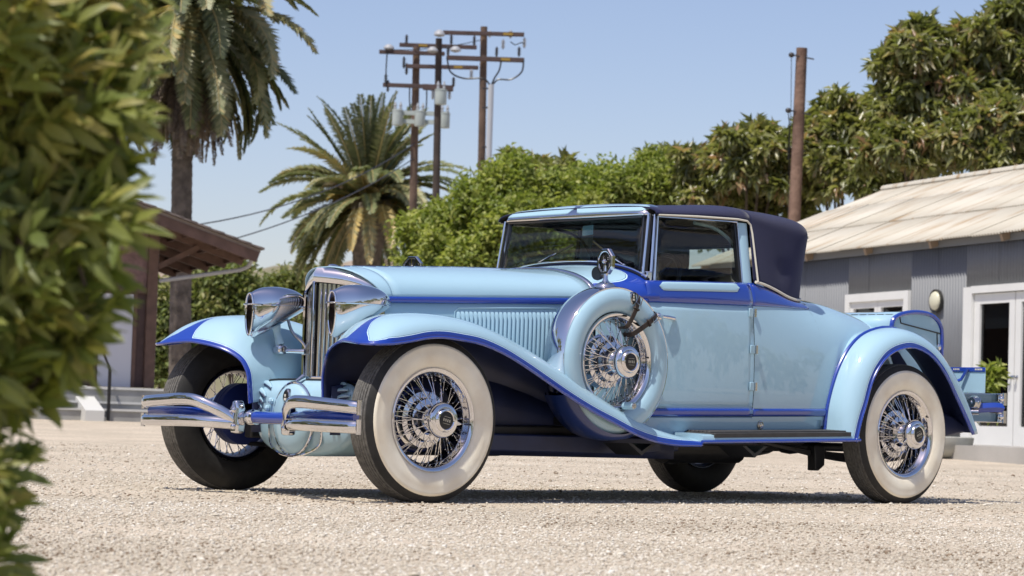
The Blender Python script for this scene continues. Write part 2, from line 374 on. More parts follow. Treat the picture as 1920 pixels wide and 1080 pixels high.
tree('avocado_tree', 'tall avocado tree with a leafy peak above the middle of the shed roof', 1730, 57, [(1730, 180, 80, 0), (1690, 130, 48, 0), (1735, 90, 45, 0), (1790, 120, 52, 1), (1680, 210, 45, 0), (1790, 210, 75, 1), (1730, 270, 85, 0), (1800, 290, 80, -1), (1675, 290, 55, -1), (1732, 60, 24, 0)], 1923, 15, .30, .10, MAV, shell=.80, spread=.05, droop=.9, group=g_av)
tree('avocado_tree', 'tallest avocado tree, cut off by the right edge of the picture', 1915, 57, [(1905, 110, 75, 0), (1870, 100, 50, 0), (1930, 50, 50, 0), (1850, 170, 60, 1), (1930, 190, 85, 0), (1870, 250, 80, -1), (1950, 280, 90, -1), (2010, 160, 90, 1), (1905, 25, 26, 0)], 1822, 15, .30, .10, MAV, shell=.80, spread=.05, droop=.9, group=g_av)
tree('avocado_tree', 'small dark avocado tree behind the bright green shrubs, above the windscreen', 1030, 66, [(1020, 345, 40, 0), (975, 350, 45, 1), (1060, 345, 36, 0), (1010, 400, 70, 1), (1100, 380, 50, 1), (940, 345, 26, 0), (1250, 340, 50, 1), (1270, 310, 30, 2)], 837, 15, .30, .10, MAV, shell=.80, spread=.05, droop=.9, group=g_av)
g_br = 'bright green broadleaf trees behind the car'
tree('broadleaf_tree', 'bright green bushy tree left of the windscreen, lowest and farthest left of its row', 815, 63, [(810, 460, 42, 0), (850, 440, 48, 0), (800, 510, 55, 0), (870, 490, 60, -1), (820, 430, 25, 0), (840, 540, 60, -1)], 585, 36, .18, .08, MGR, droop=.1, spread=.16, shell=.80, group=g_br)
tree('broadleaf_tree', 'bright green bushy tree with the tallest top left of the car roof', 930, 62, [(930, 390, 50, 0), (900, 420, 45, 0), (960, 350, 34, 0), (985, 380, 45, 1), (930, 350, 26, 0), (890, 385, 26, 0), (950, 440, 60, -1), (965, 325, 18, 0), (920, 500, 65, -1), (1000, 450, 60, 0)], 855, 36, .18, .08, MGR, droop=.1, spread=.16, shell=.80, group=g_br)
tree('broadleaf_tree', 'bright green bushy tree directly behind the windscreen header', 1080, 63, [(1060, 380, 45, 0), (1110, 370, 42, 0), (1030, 410, 50, 0), (1130, 400, 50, 0), (1080, 440, 70, -1), (1150, 345, 26, 0), (1160, 440, 60, 0), (1040, 490, 60, -1)], 720, 36, .18, .08, MGR, droop=.1, spread=.16, shell=.80, group=g_br)
tree('broadleaf_tree', 'bright green bushy tree behind the middle of the canvas top', 1230, 62, [(1220, 345, 36, 0), (1250, 360, 45, 0), (1190, 370, 40, 0), (1280, 380, 40, 0), (1230, 410, 60, 0), (1225, 318, 18, 0), (1175, 420, 50, 0), (1300, 420, 50, 0)], 675, 36, .18, .08, MGR, droop=.1, spread=.16, shell=.80, group=g_br)
g_sh = 'shrubs behind the hut porch'
tree('shrub', 'large green shrub between the hut porch and the far headlight', 440, 70, [(400, 545, 30, 0), (435, 520, 26, 0), (420, 580, 42, 0), (460, 575, 30, 0), (370, 560, 34, 0), (430, 630, 50, 0), (385, 520, 20, 0), (350, 620, 50, 0)], 510, 26, .20, .09, MSH, droop=.1, spread=.18, shell=.7, cat='shrub', group=g_sh, trunk=.08)
tree('shrub', 'dry yellowish shrub just right of the hut corner post', 305, 62, [(300, 600, 30, 0), (312, 650, 40, 0), (295, 560, 24, 0), (320, 700, 45, 0)], 170, 26, .20, .09, MSH, droop=.1, spread=.18, shell=.7, cat='shrub', group=g_sh, trunk=.06)
tree('shrub', 'dark green shrub under the date palm, left of the radiator', 560, 84, [(540, 545, 26, 0), (580, 535, 24, 0), (625, 548, 30, 0), (505, 560, 26, 0), (560, 590, 50, 0)], 306, 26, .20, .09, MSH, droop=.1, spread=.18, shell=.7, cat='shrub', group=g_sh, trunk=.08)

# ---- palms
MPA = tonemat('palm_leaflet', [(0, (.16, .12, .09)), (.18, (.26, .20, .15)), (.24, (.08, .10, .042)), (.6, (.18, .205, .085)), (.85, (.36, .34, .18)), (1, (.52, .38, .14))], .42, .2, .6)
MPT_ = mat('palm_trunk', (.17, .14, .115, 1), .95, noise=(5, .55), bump=(18, 1, .04))
def frond(root, org, az, el, Lf, droop, n, ll, tone0, lw=.06, hang=.25):
    """one feather frond: curved stalk with two rows of leaflets"""
    t = np.linspace(0, 1, 14); pth = [np.array(org, float)]; e = el
    for i in range(13):
        e = el-droop*(t[i]**1.3); pth.append(pth[-1]+np.array([math.cos(az)*math.cos(e), math.sin(az)*math.cos(e), math.sin(e)])*Lf/13)
    pth = np.array(pth)
    s_ = np.linspace(.12, .99, n); P = np.stack([np.interp(s_, t, pth[:, k]) for k in range(3)], 1); T = unit(np.gradient(P, axis=0))
    side_ = unit(np.cross(T, np.array([0, 0, 1.0])+1e-4)); upv = np.cross(side_, T)
    Ls = ll*np.clip(np.sin(np.pi*(s_*.86+.10))**.6, .2, 1); Vv, Ff, b0 = [], [], 0
    for sg in (1, -1):
        ax_ = unit(side_*sg*.85+T*.75+upv*.25+rng.standard_normal((n, 3))*.07); ax_[:, 2] -= hang; ax_ = unit(ax_)
        nr = unit(np.cross(ax_, T)); V, F = leaves(P, ax_, nr, Ls*(.85+.3*rng.random(n)), np.full(n, lw), .1); Vv.append(V); Ff.append(F+b0); b0 += len(V)
    g = G(); g.tube(pth, list(np.linspace(.045, .008, 14)), n=4, cap=False)
    V2 = np.array(g.v); F2 = np.array([f for f in g.f]); tri = np.concatenate([F2[:, [0, 1, 2]], F2[:, [0, 2, 3]]])+b0
    V = np.concatenate(Vv+[V2]); F = np.concatenate(Ff+[tri]); tn = np.clip(tone0+.10*rng.standard_normal(len(V)//4+1).repeat(4)[:len(V)], .24 if tone0 > .24 else 0, 1 if tone0 > .24 else .2)
    if tone0 > .24: tn[-len(V2):] = .93
    return npmesh('frond', V, F, MPA, root, {'tone': tn})
def palm(label, u, d, v0, v1, r0, r1, fr, base_v=None):
    bx, by = flat(u, d); gz = ground_z(bx, by); root = empty('palm_tree', (bx, by, gz)); tag(root, label, 'palm tree')
    top = ray(u, v0, d); H = top.z-gz; dx, dy = top.x-bx, top.y-by; root['height'] = round(H, 2); del root['height']
    prof = []; nz = 90
    g = G(); P = []
    for i in range(nz):
        t = i/(nz-1); rr = (r0+(r1-r0)*t)*(1+.035*(i % 2)); 
        if callable(v1): rr *= v1(t)
        P.append([(dx*t+rr*math.cos(a)*(1+.03*math.sin(5*a+i)), dy*t+rr*math.sin(a), H*t-.1) for a in np.linspace(0, 2*math.pi, 17)[:-1]])
    g.grid(np.array(P), cv=True); g.build('trunk', MPT_, root, angle=25)
    for (az, el, Lf, dr, n, ll, tn) in fr: frond(root, (dx+.12*math.cos(az), dy+.12*math.sin(az), H), az, el, Lf, dr, n, ll, tn)
    return root
fr = []
for k in range(60): fr.append((rng.uniform(0, 6.28), R(rng.uniform(-25, 65)), rng.uniform(2.9, 3.5), R(rng.uniform(70, 115)), 70, .46, rng.uniform(.35, .85)))
for k in range(44): fr.append((rng.uniform(0, 6.28), R(rng.uniform(-55, -15)), rng.uniform(2.8, 3.4), R(rng.uniform(35, 70)), 60, .44, rng.uniform(.3, .75)))
for k in range(44): fr.append((rng.uniform(0, 6.28), R(rng.uniform(-80, -58)), rng.uniform(2.5, 3.3), R(rng.uniform(5, 24)), 44, .30, rng.uniform(.02, .16)))
palm('tall feather palm with a hanging skirt of dry fronds beyond the hut', 345, 55, 30, None, .24, .21, fr)
fr = []
for k in range(30): fr.append((rng.uniform(0, 6.28), R(rng.uniform(52, 88)), rng.uniform(3.0, 3.8), R(rng.uniform(8, 50)), 60, .36, rng.uniform(.35, .62)))
for k in range(44): fr.append((rng.uniform(0, 6.28), R(rng.uniform(8, 48)), rng.uniform(3.0, 3.7), R(rng.uniform(50, 95)), 60, .40, rng.uniform(.35, .85)))
for k in range(40): fr.append((rng.uniform(0, 6.28), R(rng.uniform(-22, 10)), rng.uniform(2.9, 3.5), R(rng.uniform(45, 75)), 56, .40, rng.uniform(.4, 1.0)))
for k in range(40):
    az = rng.uniform(0, 6.28)
    if math.cos(az-math.atan2(-FH[1], -FH[0])) > .55: continue
    fr.append((az, R(rng.uniform(-46, -22)), rng.uniform(2.8, 3.4), R(rng.uniform(25, 50)), 52, .40, rng.uniform(.35, .8)))
for k in range(30): fr.append((rng.uniform(0, 6.28), R(rng.uniform(-10, 50)), rng.uniform(.8, 1.5), R(70), 34, .45, rng.choice([.05, .12, .17, .95, 1.0, .98])))
pt = lambda t: 1+.45*math.exp(-((t-.88)/.08)**2)
palm('squat date palm with upright green fronds, left of the power poles', 690, 80, 375, pt, .46, .42, fr)

# belt of trees behind the photographer (seen in the chrome), added to darken its reflections
cs, rs = [], []
for k in range(32):
    a = R(100+k*8.2); near = math.exp(-((k-4)/3.5)**2); r_ = 30+4*math.sin(k*1.7)-9*near; cs.append((1.5+r_*math.cos(a), r_*math.sin(a), 2.2+1.2*math.sin(k*2.3)+4.5*near)); rs.append(3.0+.9*math.sin(k*1.1)+1.2*near)  # near: lobes raised and moved closer to darken the bumper's reflection
    if near > .3: cs.append((1.5+r_*math.cos(a), r_*math.sin(a), 1.5)); rs.append(3.2)
V, F, tn = crown(cs, rs, 2600, 8, .75, .34, .2, .3, .5)
tag(npmesh('reflection_tree_belt', V, F, MAV, attrs={'tone': tn}), 'dark belt of trees added behind the viewer, seen only in reflections', 'trees', kind='stuff')
# ---- far hill
us = np.linspace(-300, 1300, 60); P = []
for i, u in enumerate(us):
    p = ray(u, 498-10*math.sin(u*.011)-6*math.sin(u*.037+1)+(40 if u > 760 else 0)*min(1, (u-760)/200 if u > 760 else 0), 260); f_ = flat(u, 235); k = flat(u, 330)
    P.append([(f_[0], f_[1], .2), (p.x*.45+f_[0]*.55, p.y*.45+f_[1]*.55, .2+(p.z-.2)*.6), (p.x, p.y, p.z), (k[0], k[1], p.z*.8)])
G().grid(np.array(P)).build('hill', mat('dry_hillside', (.36, .27, .22, 1), .95, noise=(.06, .5, (.12, .13, .06, 1)), bump=(.2, 1, 1)))['kind'] = 'structure'
# ---- corrugated metal shed
def raw(u, v, d): p = ray(u, v, d); return np.array((p.x, p.y, p.z))
A_, B_ = raw(1920, 440, 34.2), raw(1330, 497, 43.4); tv = A_-B_; tv[2] = 0; tv /= np.linalg.norm(tv); ang = math.atan2(tv[1], tv[0])
shed = tag(empty('metal_shed', (B_[0], B_[1], 0)), 'grey corrugated metal shed with a rusty tin roof and white glazed doors', 'shed')
shed.rotation_euler = (0, 0, ang)          # local +x runs towards the viewer's right, +y into the building
def rndmat(name, c, c2, rough, metal, rust=None, bumpd=0):
    m = bpy.data.materials.new(name); m.use_nodes = True; q = N(m); b = q.b; b.inputs['Roughness'].default_value = rough; b.inputs['Metallic'].default_value = metal
    oi = q.new('ObjectInfo'); tc = q.new('TexCoord'); n1 = q.new('TexNoise'); n1.inputs['Scale'].default_value = 1.7; n1.inputs['Detail'].default_value = 7
    mp = q.new('Mapping'); mp.inputs['Scale'].default_value = (3, .5, .5); ad = q.new('VectorMath', operation='ADD'); sc = q.new('VectorMath', operation='SCALE'); sc.inputs[3].default_value = 37
    cb = q.new('CombineXYZ'); q.link(oi.outputs['Random'], cb.inputs[0]); q.link(oi.outputs['Random'], cb.inputs[1]); q.link(cb.outputs[0], sc.inputs[0])
    q.link(tc.outputs['Object'], ad.inputs[0]); q.link(sc.outputs[0], ad.inputs[1]); q.link(ad.outputs[0], mp.inputs['Vector']); q.link(mp.outputs[0], n1.inputs['Vector'])
    mx = q.new('Mix', data_type='RGBA'); mx.inputs[6].default_value = c; mx.inputs[7].default_value = c2; q.link(oi.outputs['Random'], mx.inputs[0])
    last = mx.outputs[2]
    if rust:
        r = q.new('ValToRGB'); r.color_ramp.elements[0].position = rust[1]; r.color_ramp.elements[1].position = rust[1]+.16; q.link(n1.outputs[0], r.inputs[0])
        m2 = q.new('Mix', data_type='RGBA'); q.link(r.outputs[0], m2.inputs[0]); q.link(last, m2.inputs[6]); m2.inputs[7].default_value = rust[0]; last = m2.outputs[2]
    q.link(last, b.inputs['Base Color']); return m
MWL = rndmat('painted_tin', (.160, .168, .182, 1), (.166, .174, .188, 1), .55, 0, ((.135, .139, .15, 1), .60))
MRF = rndmat('weathered_tin', (.48, .44, .36, 1), (.55, .51, .43, 1), .7, 0, ((.37, .27, .17, 1), .53))
MWT = mat('white_joinery', (.74, .74, .72, 1), .45, noise=(3, .06))
def corr(x0, x1, z0, z1, y, name, m, parent, shared={}):
    key = (round(x1-x0, 4), round(z1-z0, 4), name)
    if key not in shared:
        w = x1-x0; n_ = int(round(w/.076))*6; g = G()
        g.grid(np.array([[(w*i/n_, -.016*math.cos(2*math.pi*i/6), z) for z in (0, z1-z0)] for i in range(n_+1)]))
        o = g.build(name, m, parent, angle=70, solid=.003); shared[key] = o.data
    else:
        o = bpy.data.objects.new(name, shared[key]); col.objects.link(o); o.parent = parent; md = o.modifiers.new('solid', 'SOLIDIFY'); md.thickness = .003
    o.location = (x0, y, z0); return o
def run(x0, x1, z0, z1):
    n_ = max(1, int(round((x1-x0)/.76))); w = (x1-x0)/n_
    for i in range(n_): corr(x0+i*w, x0+(i+1)*w, z0, z1, .004*(i % 2), 'wall_sheet', MWL, shed)
EV = 3.14
for a, b, c, d in ((0, 5.0, .22, EV), (5.0, 6.9, 2.46, EV), (5.0, 6.9, .22, 1.25), (6.9, 8.43, .22, EV), (8.43, 10.95, 2.44, EV), (10.95, 15, .22, EV)): run(a, b, c, d)
# roof sheets, front slope in three courses
yr, zr_ = 3.5, 4.66; y0_, z0_ = -.20, EV-.01; slope = math.atan2(zr_-z0_, yr-y0_); Ls = math.hypot(zr_-z0_, yr-y0_)
rows_ = ((0, .36), (.345, .70), (.685, 1.0))
for ri, (a, b) in enumerate(rows_):
    for i in range(21):
        o = corr(-.3+i*.76, -.3+(i+1)*.76, 0, (b-a)*Ls, 0, 'roof_sheet', MRF, shed)
        o.rotation_euler = (slope-math.pi/2, 0, 0); o.location = (-.3+i*.76, y0_+(yr-y0_)*a, z0_+(zr_-z0_)*a+.022*(ri % 2)+.006*(i % 2)+.008*random.random())
o = corr(-.3, -.3+21*.76, 0, Ls, 0, 'roof_back', MRF, shed); o.rotation_euler = (math.pi/2-slope, 0, 0); o.location = (-.3, yr*2-y0_, z0_)
g = G(); g.tube([(-.3, yr, zr_+.02), (15.7, yr, zr_+.02)], .07, n=8); g.build('ridge_cap', MRF, shed)
g = G(); g.prism([(0, .2), (7, .2), (7, EV), (3.5, zr_-.1), (0, EV)], lambda a, b: (.02, a, b), lambda a, b: (.06, a, b)); g.build('gable_wall', MWL, shed, smooth=False)
g = G(); g.box((7.5, 7, 1.7), (15, .05, 2.9)); g.build('back_wall', MWL, shed, smooth=False)
for x in np.arange(.05, 15, 1.9):
    g = G(); g.beam((x, -.16, EV-.07), (x, .3, EV+.10), .06, .10); g.build('rafter_end', mat('rafter_timber', (.30, .22, .15, 1), .9), shed, smooth=False)
g = G(); g.box((7.5, -.03, EV-.05), (15, .03, .10)); g.build('eaves_board', MWL, shed, smooth=False)
# window
wd = empty('window', (0, 0, 0), shed)
g = G()
for c, s_ in (((5.05, -.02, 1.85), (.13, .09, 1.22)), ((6.83, -.02, 1.85), (.13, .09, 1.22)), ((5.94, -.021, 2.40), (1.66, .09, .12)), ((5.94, -.021, 1.28), (1.66, .09, .10))): g.box(c, s_)
g.build('window_frame', MWT, wd, smooth=False)
for x in (5.52, 6.36):
    g = G()
    for c, s_ in (((x-.37, 0, 1.84), (.09, .06, 1.02)), ((x+.37, 0, 1.84), (.09, .06, 1.02)), ((x, .001, 2.29), (.65, .06, .10)), ((x, .001, 1.38), (.65, .06, .09))): g.box(c, s_)
    sa = g.build('sash', MWT, wd, smooth=False)
    g = G(); g.box((x, .02, 1.84), (.66, .006, .82)); g.build('pane', MGD, wd, smooth=False)
    g = G(); g.box((x, .07, 1.84), (.70, .01, .90)); g.build('blind', mat('grey_blind', (.38, .38, .38, 1), .8), wd, smooth=False)
# double glazed doors
g = G()
for c, s_ in (((8.55, -.02, 1.34), (.22, .10, 2.20)), ((10.86, -.02, 1.34), (.18, .10, 2.20)), ((9.70, -.021, 2.40), (2.12, .10, .10))): g.box(c, s_)
g.build('door_frame', MWT, shed, smooth=False)
for i, (x0, x1) in enumerate(((8.67, 9.71), (9.73, 10.76))):
    dr = empty('glazed_door', (0, 0, 0), shed); xm = (x0+x1)/2; w = x1-x0
    g = G()
    for c, s_ in (((x0+.07, 0, 1.30), (.14, .05, 2.08)), ((x1-.07, 0, 1.30), (.14, .05, 2.08)), ((xm, .001, 2.27), (w-.28, .05, .14)), ((xm, .001, .39), (w-.28, .05, .26))): g.box(c, s_)
    g.build('door_leaf', MWT, dr, smooth=False)
    g = G(); g.box((xm, .01, 1.36), (w-.28, .006, 1.68)); g.build('pane', MGD, dr, smooth=False)
    g = G(); g.box((xm, .06, 2.03), (w-.30, .012, .34)); g.build('roller_blind', mat('roller_cloth', (.55, .55, .54, 1), .8), dr, smooth=False)
    g = G(); xk = x1-.06 if i == 0 else x0+.06
    g.lathe([(.001, -.075), (.028, -.07), (.034, -.05), (.02, -.035), (.014, -.02), (.03, -.005)], (xk, -.02, 1.18), 'y', 14); g.build('door_knob', MCD, dr)
g = G(); g.box((9.7, 2.4, 1.3), (3.6, .05, 2.4)); g.box((9.7, 1.2, .26), (3.6, 2.4, .04)); g.build('room', mat('room_dark', (.10, .10, .10, 1), .9), shed, smooth=False)
g = G(); g.box((10.3, 1.0, .62), (.50, .45, .06)); g.box((10.3, 1.2, .85), (.50, .06, .45)); g.box((10.08, 1.0, .43), (.05, .4, .36)); g.box((10.52, 1.0, .43), (.05, .4, .36)); g.build('indoor_chair', MWT, shed, bevel=.02)
# round bulkhead lamp
g = G(); g.lathe([(.001, -.04), (.15, -.04), (.165, -.05), (.165, -.0)], (7.66, -.02, 2.28), 'y', 24); wl_ = g.build('wall_lamp', mat('lamp_rim', (.03, .03, .028, 1), .5), shed)
P = [[(7.66+.135*math.cos(a)*math.sin(b), -.06-.06*math.cos(b), 2.28+.135*math.sin(a)*math.sin(b)) for b in np.linspace(0, math.pi/2, 8)] for a in np.linspace(0, 2*math.pi, 25)[:-1]]
G().grid(np.array(P), cu=True).build('lamp_globe', mat('opal_glass', (.62, .60, .46, 1), .3), wl_)
# concrete slab before the shed
g = G(); rz = Matrix.Rotation(ang, 3, 'Z')
def sh(x, y, z): p = rz @ Vector((x, y, 0)); return (p.x+B_[0], p.y+B_[1], z)
g.add([sh(x, y, z) for z in (.05, .265) for x, y in ((-1, -1.5), (16, -2.6), (16, .3), (-1, .3))], [(0, 1, 5, 4), (1, 2, 6, 5), (2, 3, 7, 6), (3, 0, 4, 7), (4, 5, 6, 7)])
g.build('pavement', mat('concrete', (.47, .45, .42, 1), .85, noise=(1.2, .2), bump=(30, .3, .01)), smooth=False)['kind'] = 'structure'
# planter bowl and plant
px_, py_ = flat(1772, 31.5); pz = ground_z(px_, py_)
g = G(); g.lathe([(.001, 0), (.20, 0), (.30, .04), (.37, .13), (.395, .22), (.40, .27), (.375, .28), (.36, .22), (.001, .20)], (0, 0, 0), 'z', 28)
pb = g.build('planter', mat('planter_zinc', (.42, .42, .38, 1), .6, noise=(4, .25))); pb.location = (px_, py_, pz-.01); tag(pb, 'round grey planter bowl on the ground behind the car tail', 'planter')
def leafy_plant(name, label, cat, loc, lobes, whorls, per, L, W, m, stems):
    root = empty(name, loc); tag(root, label, cat)
    V, F, tone = crown([l[:3] for l in lobes], [l[3] for l in lobes], whorls, per, L, W, .2, .02, .3); npmesh('foliage', V, F, m, root, {'tone': tone})
    for l in lobes[:stems]:
        g = G(); g.tube(cr([(0, 0, 0), (l[0]*.3, l[1]*.3, l[2]*.6), (l[0], l[1], l[2])], 4), .010, n=5); g.build('stem', MBARK, root)
    return root
rr_ = R0*1.0
leafy_plant('potted_plant', 'yellow-green leafy plant growing from the grey planter bowl', 'plant', (px_, py_, pz+.19), [(rr_.x*a, rr_.y*a, z, r) for a, z, r in ((.25, .45, .16), (.42, .60, .18), (.58, .72, .15), (.62, .86, .10), (.50, .42, .14))], 110, 6, .17, .06, MGR, 6)

# ---- brown hut with porch roof
D_ = 42.0; hb = raw(288, 728, D_); zb = hb[2]; hut = tag(empty('brown_hut', (hb[0], hb[1], zb)), 'brown timber hut with a white door and a deep sloping porch roof', 'hut')
th_ = R(20); hut.rotation_euler = (0, 0, math.atan2(R0.y, R0.x)+th_)
MBR = mat('brown_boards', (.10, .062, .055, 1), .8, noise=(5, .3), bump=(8, .3, .02)); MTB = mat('brown_timber', (.15, .088, .066, 1), .75, noise=(6, .35))
MPK = mat('pink_stucco', (.27, .17, .155, 1), .9, noise=(9, .35), bump=(16, .6, .03)); MSF = mat('pale_sheathing', (.36, .30, .26, 1), .85, noise=(4, .2))
pxm = FPX/D_; zz = lambda v: (728-v)/pxm
for i in range(17):
    x1 = -.17-i*.25
    if -.95 < x1-.12 < -.36 and False: continue
    z1 = zz(545) if x1 > -2.2 else zz(540)
    g = G(); g.box((x1-.122, .10+.006*(i % 2), z1/2), (.244, .04, z1)); g.build('wall_board', MBR, hut, bevel=.006)
g = G(); g.box((-2.2, .10, zz(470)), (4.1, .05, zz(395)-zz(545))); g.build('stucco_panel', MPK, hut, smooth=False)
g = G(); g.box((-2.2, .06, zz(545)), (4.1, .08, .10)); g.build('lintel_beam', MTB, hut, smooth=False)
g = G(); g.box((-.085, .05, zz(430)/2), (.17, .17, zz(430))); g.build('corner_post', MTB, hut, bevel=.01)
g = G(); g.box((.012, .10, zz(430)/2), (.022, .05, zz(430))); g.build('downpipe', mat('white_pipe', (.55, .55, .55, 1), .5), hut, smooth=False)
g = G(); g.box((-.66, .068, zz(553)/2), (.56, .03, zz(553))); dr = g.build('door', mat('door_white', (.60, .60, .64, 1), .5), hut, smooth=False)
g = G(); g.box((-.66, .058, zz(549)), (.68, .04, .07)); g.box((-.345, .058, zz(553)/2), (.06, .04, zz(553))); g.box((-.975, .058, zz(553)/2), (.06, .04, zz(553))); g.build('door_frame', MTB, hut, smooth=False)
g = G(); g.box((-2.2, 3.6, 1.4), (4.3, 7.0, 2.7)); g.build('hut_body', MBR, hut, smooth=False)
# porch roof: slopes down to the right
def rp(t, y, off=0): x = -2.6+(1.50+2.6)*t; z = zz(322)+(zz(470)-zz(322))*t; return (x, y, z+off)
g = G(); a, b = rp(0, -.9), rp(1, -.9); c, d = rp(1, 6), rp(0, 6)
g.add([a, b, c, d]+[(p[0], p[1], p[2]+.05) for p in (a, b, c, d)], [(0, 1, 2, 3), (4, 7, 6, 5), (0, 4, 5, 1), (1, 5, 6, 2), (2, 6, 7, 3), (3, 7, 4, 0)]); g.build('roof_deck', MSF, hut, smooth=False)
MSHG = mat('roof_shingle', (.20, .165, .15, 1), .9, noise=(8, .5))
for k in range(18):
    t0, t1 = k/18-.004, (k+1)/18+.012; g = G(); p, q_ = rp(min(t1, 1.01), 0), rp(max(t0, 0), 0)
    g.add([(q_[0], -1.0, q_[2]+.075), (p[0], -1.0, p[2]+.095), (p[0], 6.05, p[2]+.095), (q_[0], 6.05, q_[2]+.075), (q_[0], -1.0, q_[2]+.055), (p[0], -1.0, p[2]+.06), (p[0], 6.05, p[2]+.06), (q_[0], 6.05, q_[2]+.055)], [(0, 1, 2, 3), (4, 7, 6, 5), (0, 4, 5, 1), (1, 5, 6, 2), (2, 6, 7, 3), (3, 7, 4, 0)]); g.build('shingle_course', MSHG, hut, smooth=False)
for y in (-.9, .1, 1.3, 2.6, 3.9, 5.2):
    g = G(); g.beam(rp(.02, y, -.09), rp(.99, y, -.09), .07 if y > -.5 else .05, .17); g.build('rafter' if y > -.5 else 'barge_board', MTB, hut, smooth=False)
for t in (.62, .74, .87, .985):
    g = G(); g.beam(rp(t, -.85, -.05), rp(t, 6, -.05), .06, .09); g.build('purlin', MTB, hut, smooth=False)
g = G(); g.beam((.0, .05, zz(500)), rp(.80, .05, -.16), .09, .09); g.build('brace', MTB, hut, smooth=False)
g = G(); g.box((-.9, .06, zz(430)), (1.6, .10, .14)); g.build('wall_plate', MTB, hut, smooth=False)
g = G(); e_ = rp(1.0, -.6, -.02); g.tube([e_, (e_[0]-.03, e_[1], e_[2]-.02), (e_[0]-.10, e_[1]+.1, zz(494)), (e_[0]-.20, e_[1]+.2, zz(500)), (.03, .02, zz(526))], .035, n=8); g.build('gutter_pipe', mat('grey_pipe', (.38, .38, .39, 1), .5), hut)
# steps
stp = tag(empty('concrete_steps', (hb[0], hb[1], 0)), 'low grey concrete steps leading up to the hut door', 'steps'); stp.rotation_euler = hut.rotation_euler
MCN = mat('step_concrete', (.34, .34, .33, 1), .85, noise=(3, .25)); MCW = mat('step_nosing', (.55, .55, .53, 1), .8)
for k in range(4):
    z1 = zb-.02-.115*k; g = G(); g.box((-.95, -.35-.30*k, (z1+.05)/2), (2.3, .34 if k else 1.1, z1-.05)); sp_ = g.build('step', MCN, stp, smooth=False)
    g = G(); g.box((-.95, -.53-.30*k if k else -.91, z1-.012), (2.3, .03, .036)); g.build('nosing', MCW, sp_, smooth=False)
g = G(); g.prism([(-.2, zb), (-1.8, .35), (-1.8, .1), (-.2, .1)], lambda a, b: (-1.15, a, b), lambda a, b: (-1.45, a, b)); g.build('side_wall', MCW, stp, smooth=False)
hr = tag(empty('handrail', (hb[0], hb[1], 0)), 'thin dark handrail post beside the hut steps', 'handrail'); hr.rotation_euler = hut.rotation_euler
g = G(); g.tube([(-1.02, -1.45, .2), (-1.02, -1.45, 1.0)], .028, n=8); g.build('post', MBK, hr)
g = G(); g.tube([(-1.02, -1.45, 1.0), (-1.02, .0, zb+.95)], .022, n=8); g.tube([(-1.02, .0, zb+.95), (-1.02, .0, zb)], .022, n=8); g.build('rail', MBK, hr)

# ---- power poles
MPO = mat('pole_timber', (.16, .105, .075, 1), .9, noise=(2.5, .45), bump=(10, .6, .02)); MPD = mat('pole_dark', (.075, .055, .045, 1), .9, noise=(2.5, .45)); MAR = mat('crossarm_timber', (.085, .055, .05, 1), .85, noise=(3, .3))
MCER = mat('grey_porcelain', (.35, .36, .38, 1), .25); MTN = mat('transformer_grey', (.42, .47, .45, 1), .4, noise=(3, .12)); MIN = mat('dark_insulator', (.04, .035, .035, 1), .3); MCAP = mat('white_cap', (.33, .34, .36, 1), .5)
MTG = mat('yellow_tag', (.30, .19, .03, 1), .7)
def pole(label, ub, ut, vt, d, w, m, group='wooden utility poles'):
    b = flat(ub, d); gz = ground_z(*b); root = tag(empty('utility_pole', (b[0], b[1], gz)), label, 'utility pole', group)
    t_ = ray(ut, vt, d); r = w*.5*d/FPX
    g = G(); g.tube([(0, 0, -.2), ((t_.x-b[0])*.5, (t_.y-b[1])*.5, (t_.z-gz)*.5), (t_.x-b[0], t_.y-b[1], t_.z-gz)], [r*1.15, r*1.05, r*.92], n=12); g.build('shaft', m, root)
    def loc(u, v, o=0): p = ray(u, v, d+o); return (p.x-b[0], p.y-b[1], p.z-gz)
    return root, loc
def arm(root, loc, u0, v0, u1, v1, o=-.22, tagp=None, th=.115):
    g = G(); g.beam(loc(u0, v0, o), loc(u1, v1, o), th, th); a = g.build('crossarm', MAR, root, bevel=.01)
    if tagp: t0, t1 = tagp; g = G(); g.beam(loc(u0+(u1-u0)*t0, v0+(v1-v0)*t0, o-.01), loc(u0+(u1-u0)*t1, v0+(v1-v0)*t1, o-.01), th+.004, th*.6); g.build('marker_plate', MTG, a, smooth=False)
    return a
def ins(root, loc, u, v, kind='dark', h=.30, o=-.22, down=False):
    p = loc(u, v, o); s_ = -1 if down else 1; g = G()
    if kind == 'cap': g.lathe([(.001, .16), (.07, .15), (.15, .08), (.16, .03), (.10, 0), (.03, -.02)], p, 'z', 12); g.build('white_cap', MCAP, root)
    else:
        pr = [(.025, 0)];
        for k in range(4): pr += [(.03, s_*h*(.15+.2*k)), (.065, s_*h*(.2+.2*k)), (.03, s_*h*(.27+.2*k))]
        pr += [(.02, s_*h)]; g.lathe(pr, p, 'z', 10); g.build('insulator', MIN if kind == 'dark' else MCER, root)
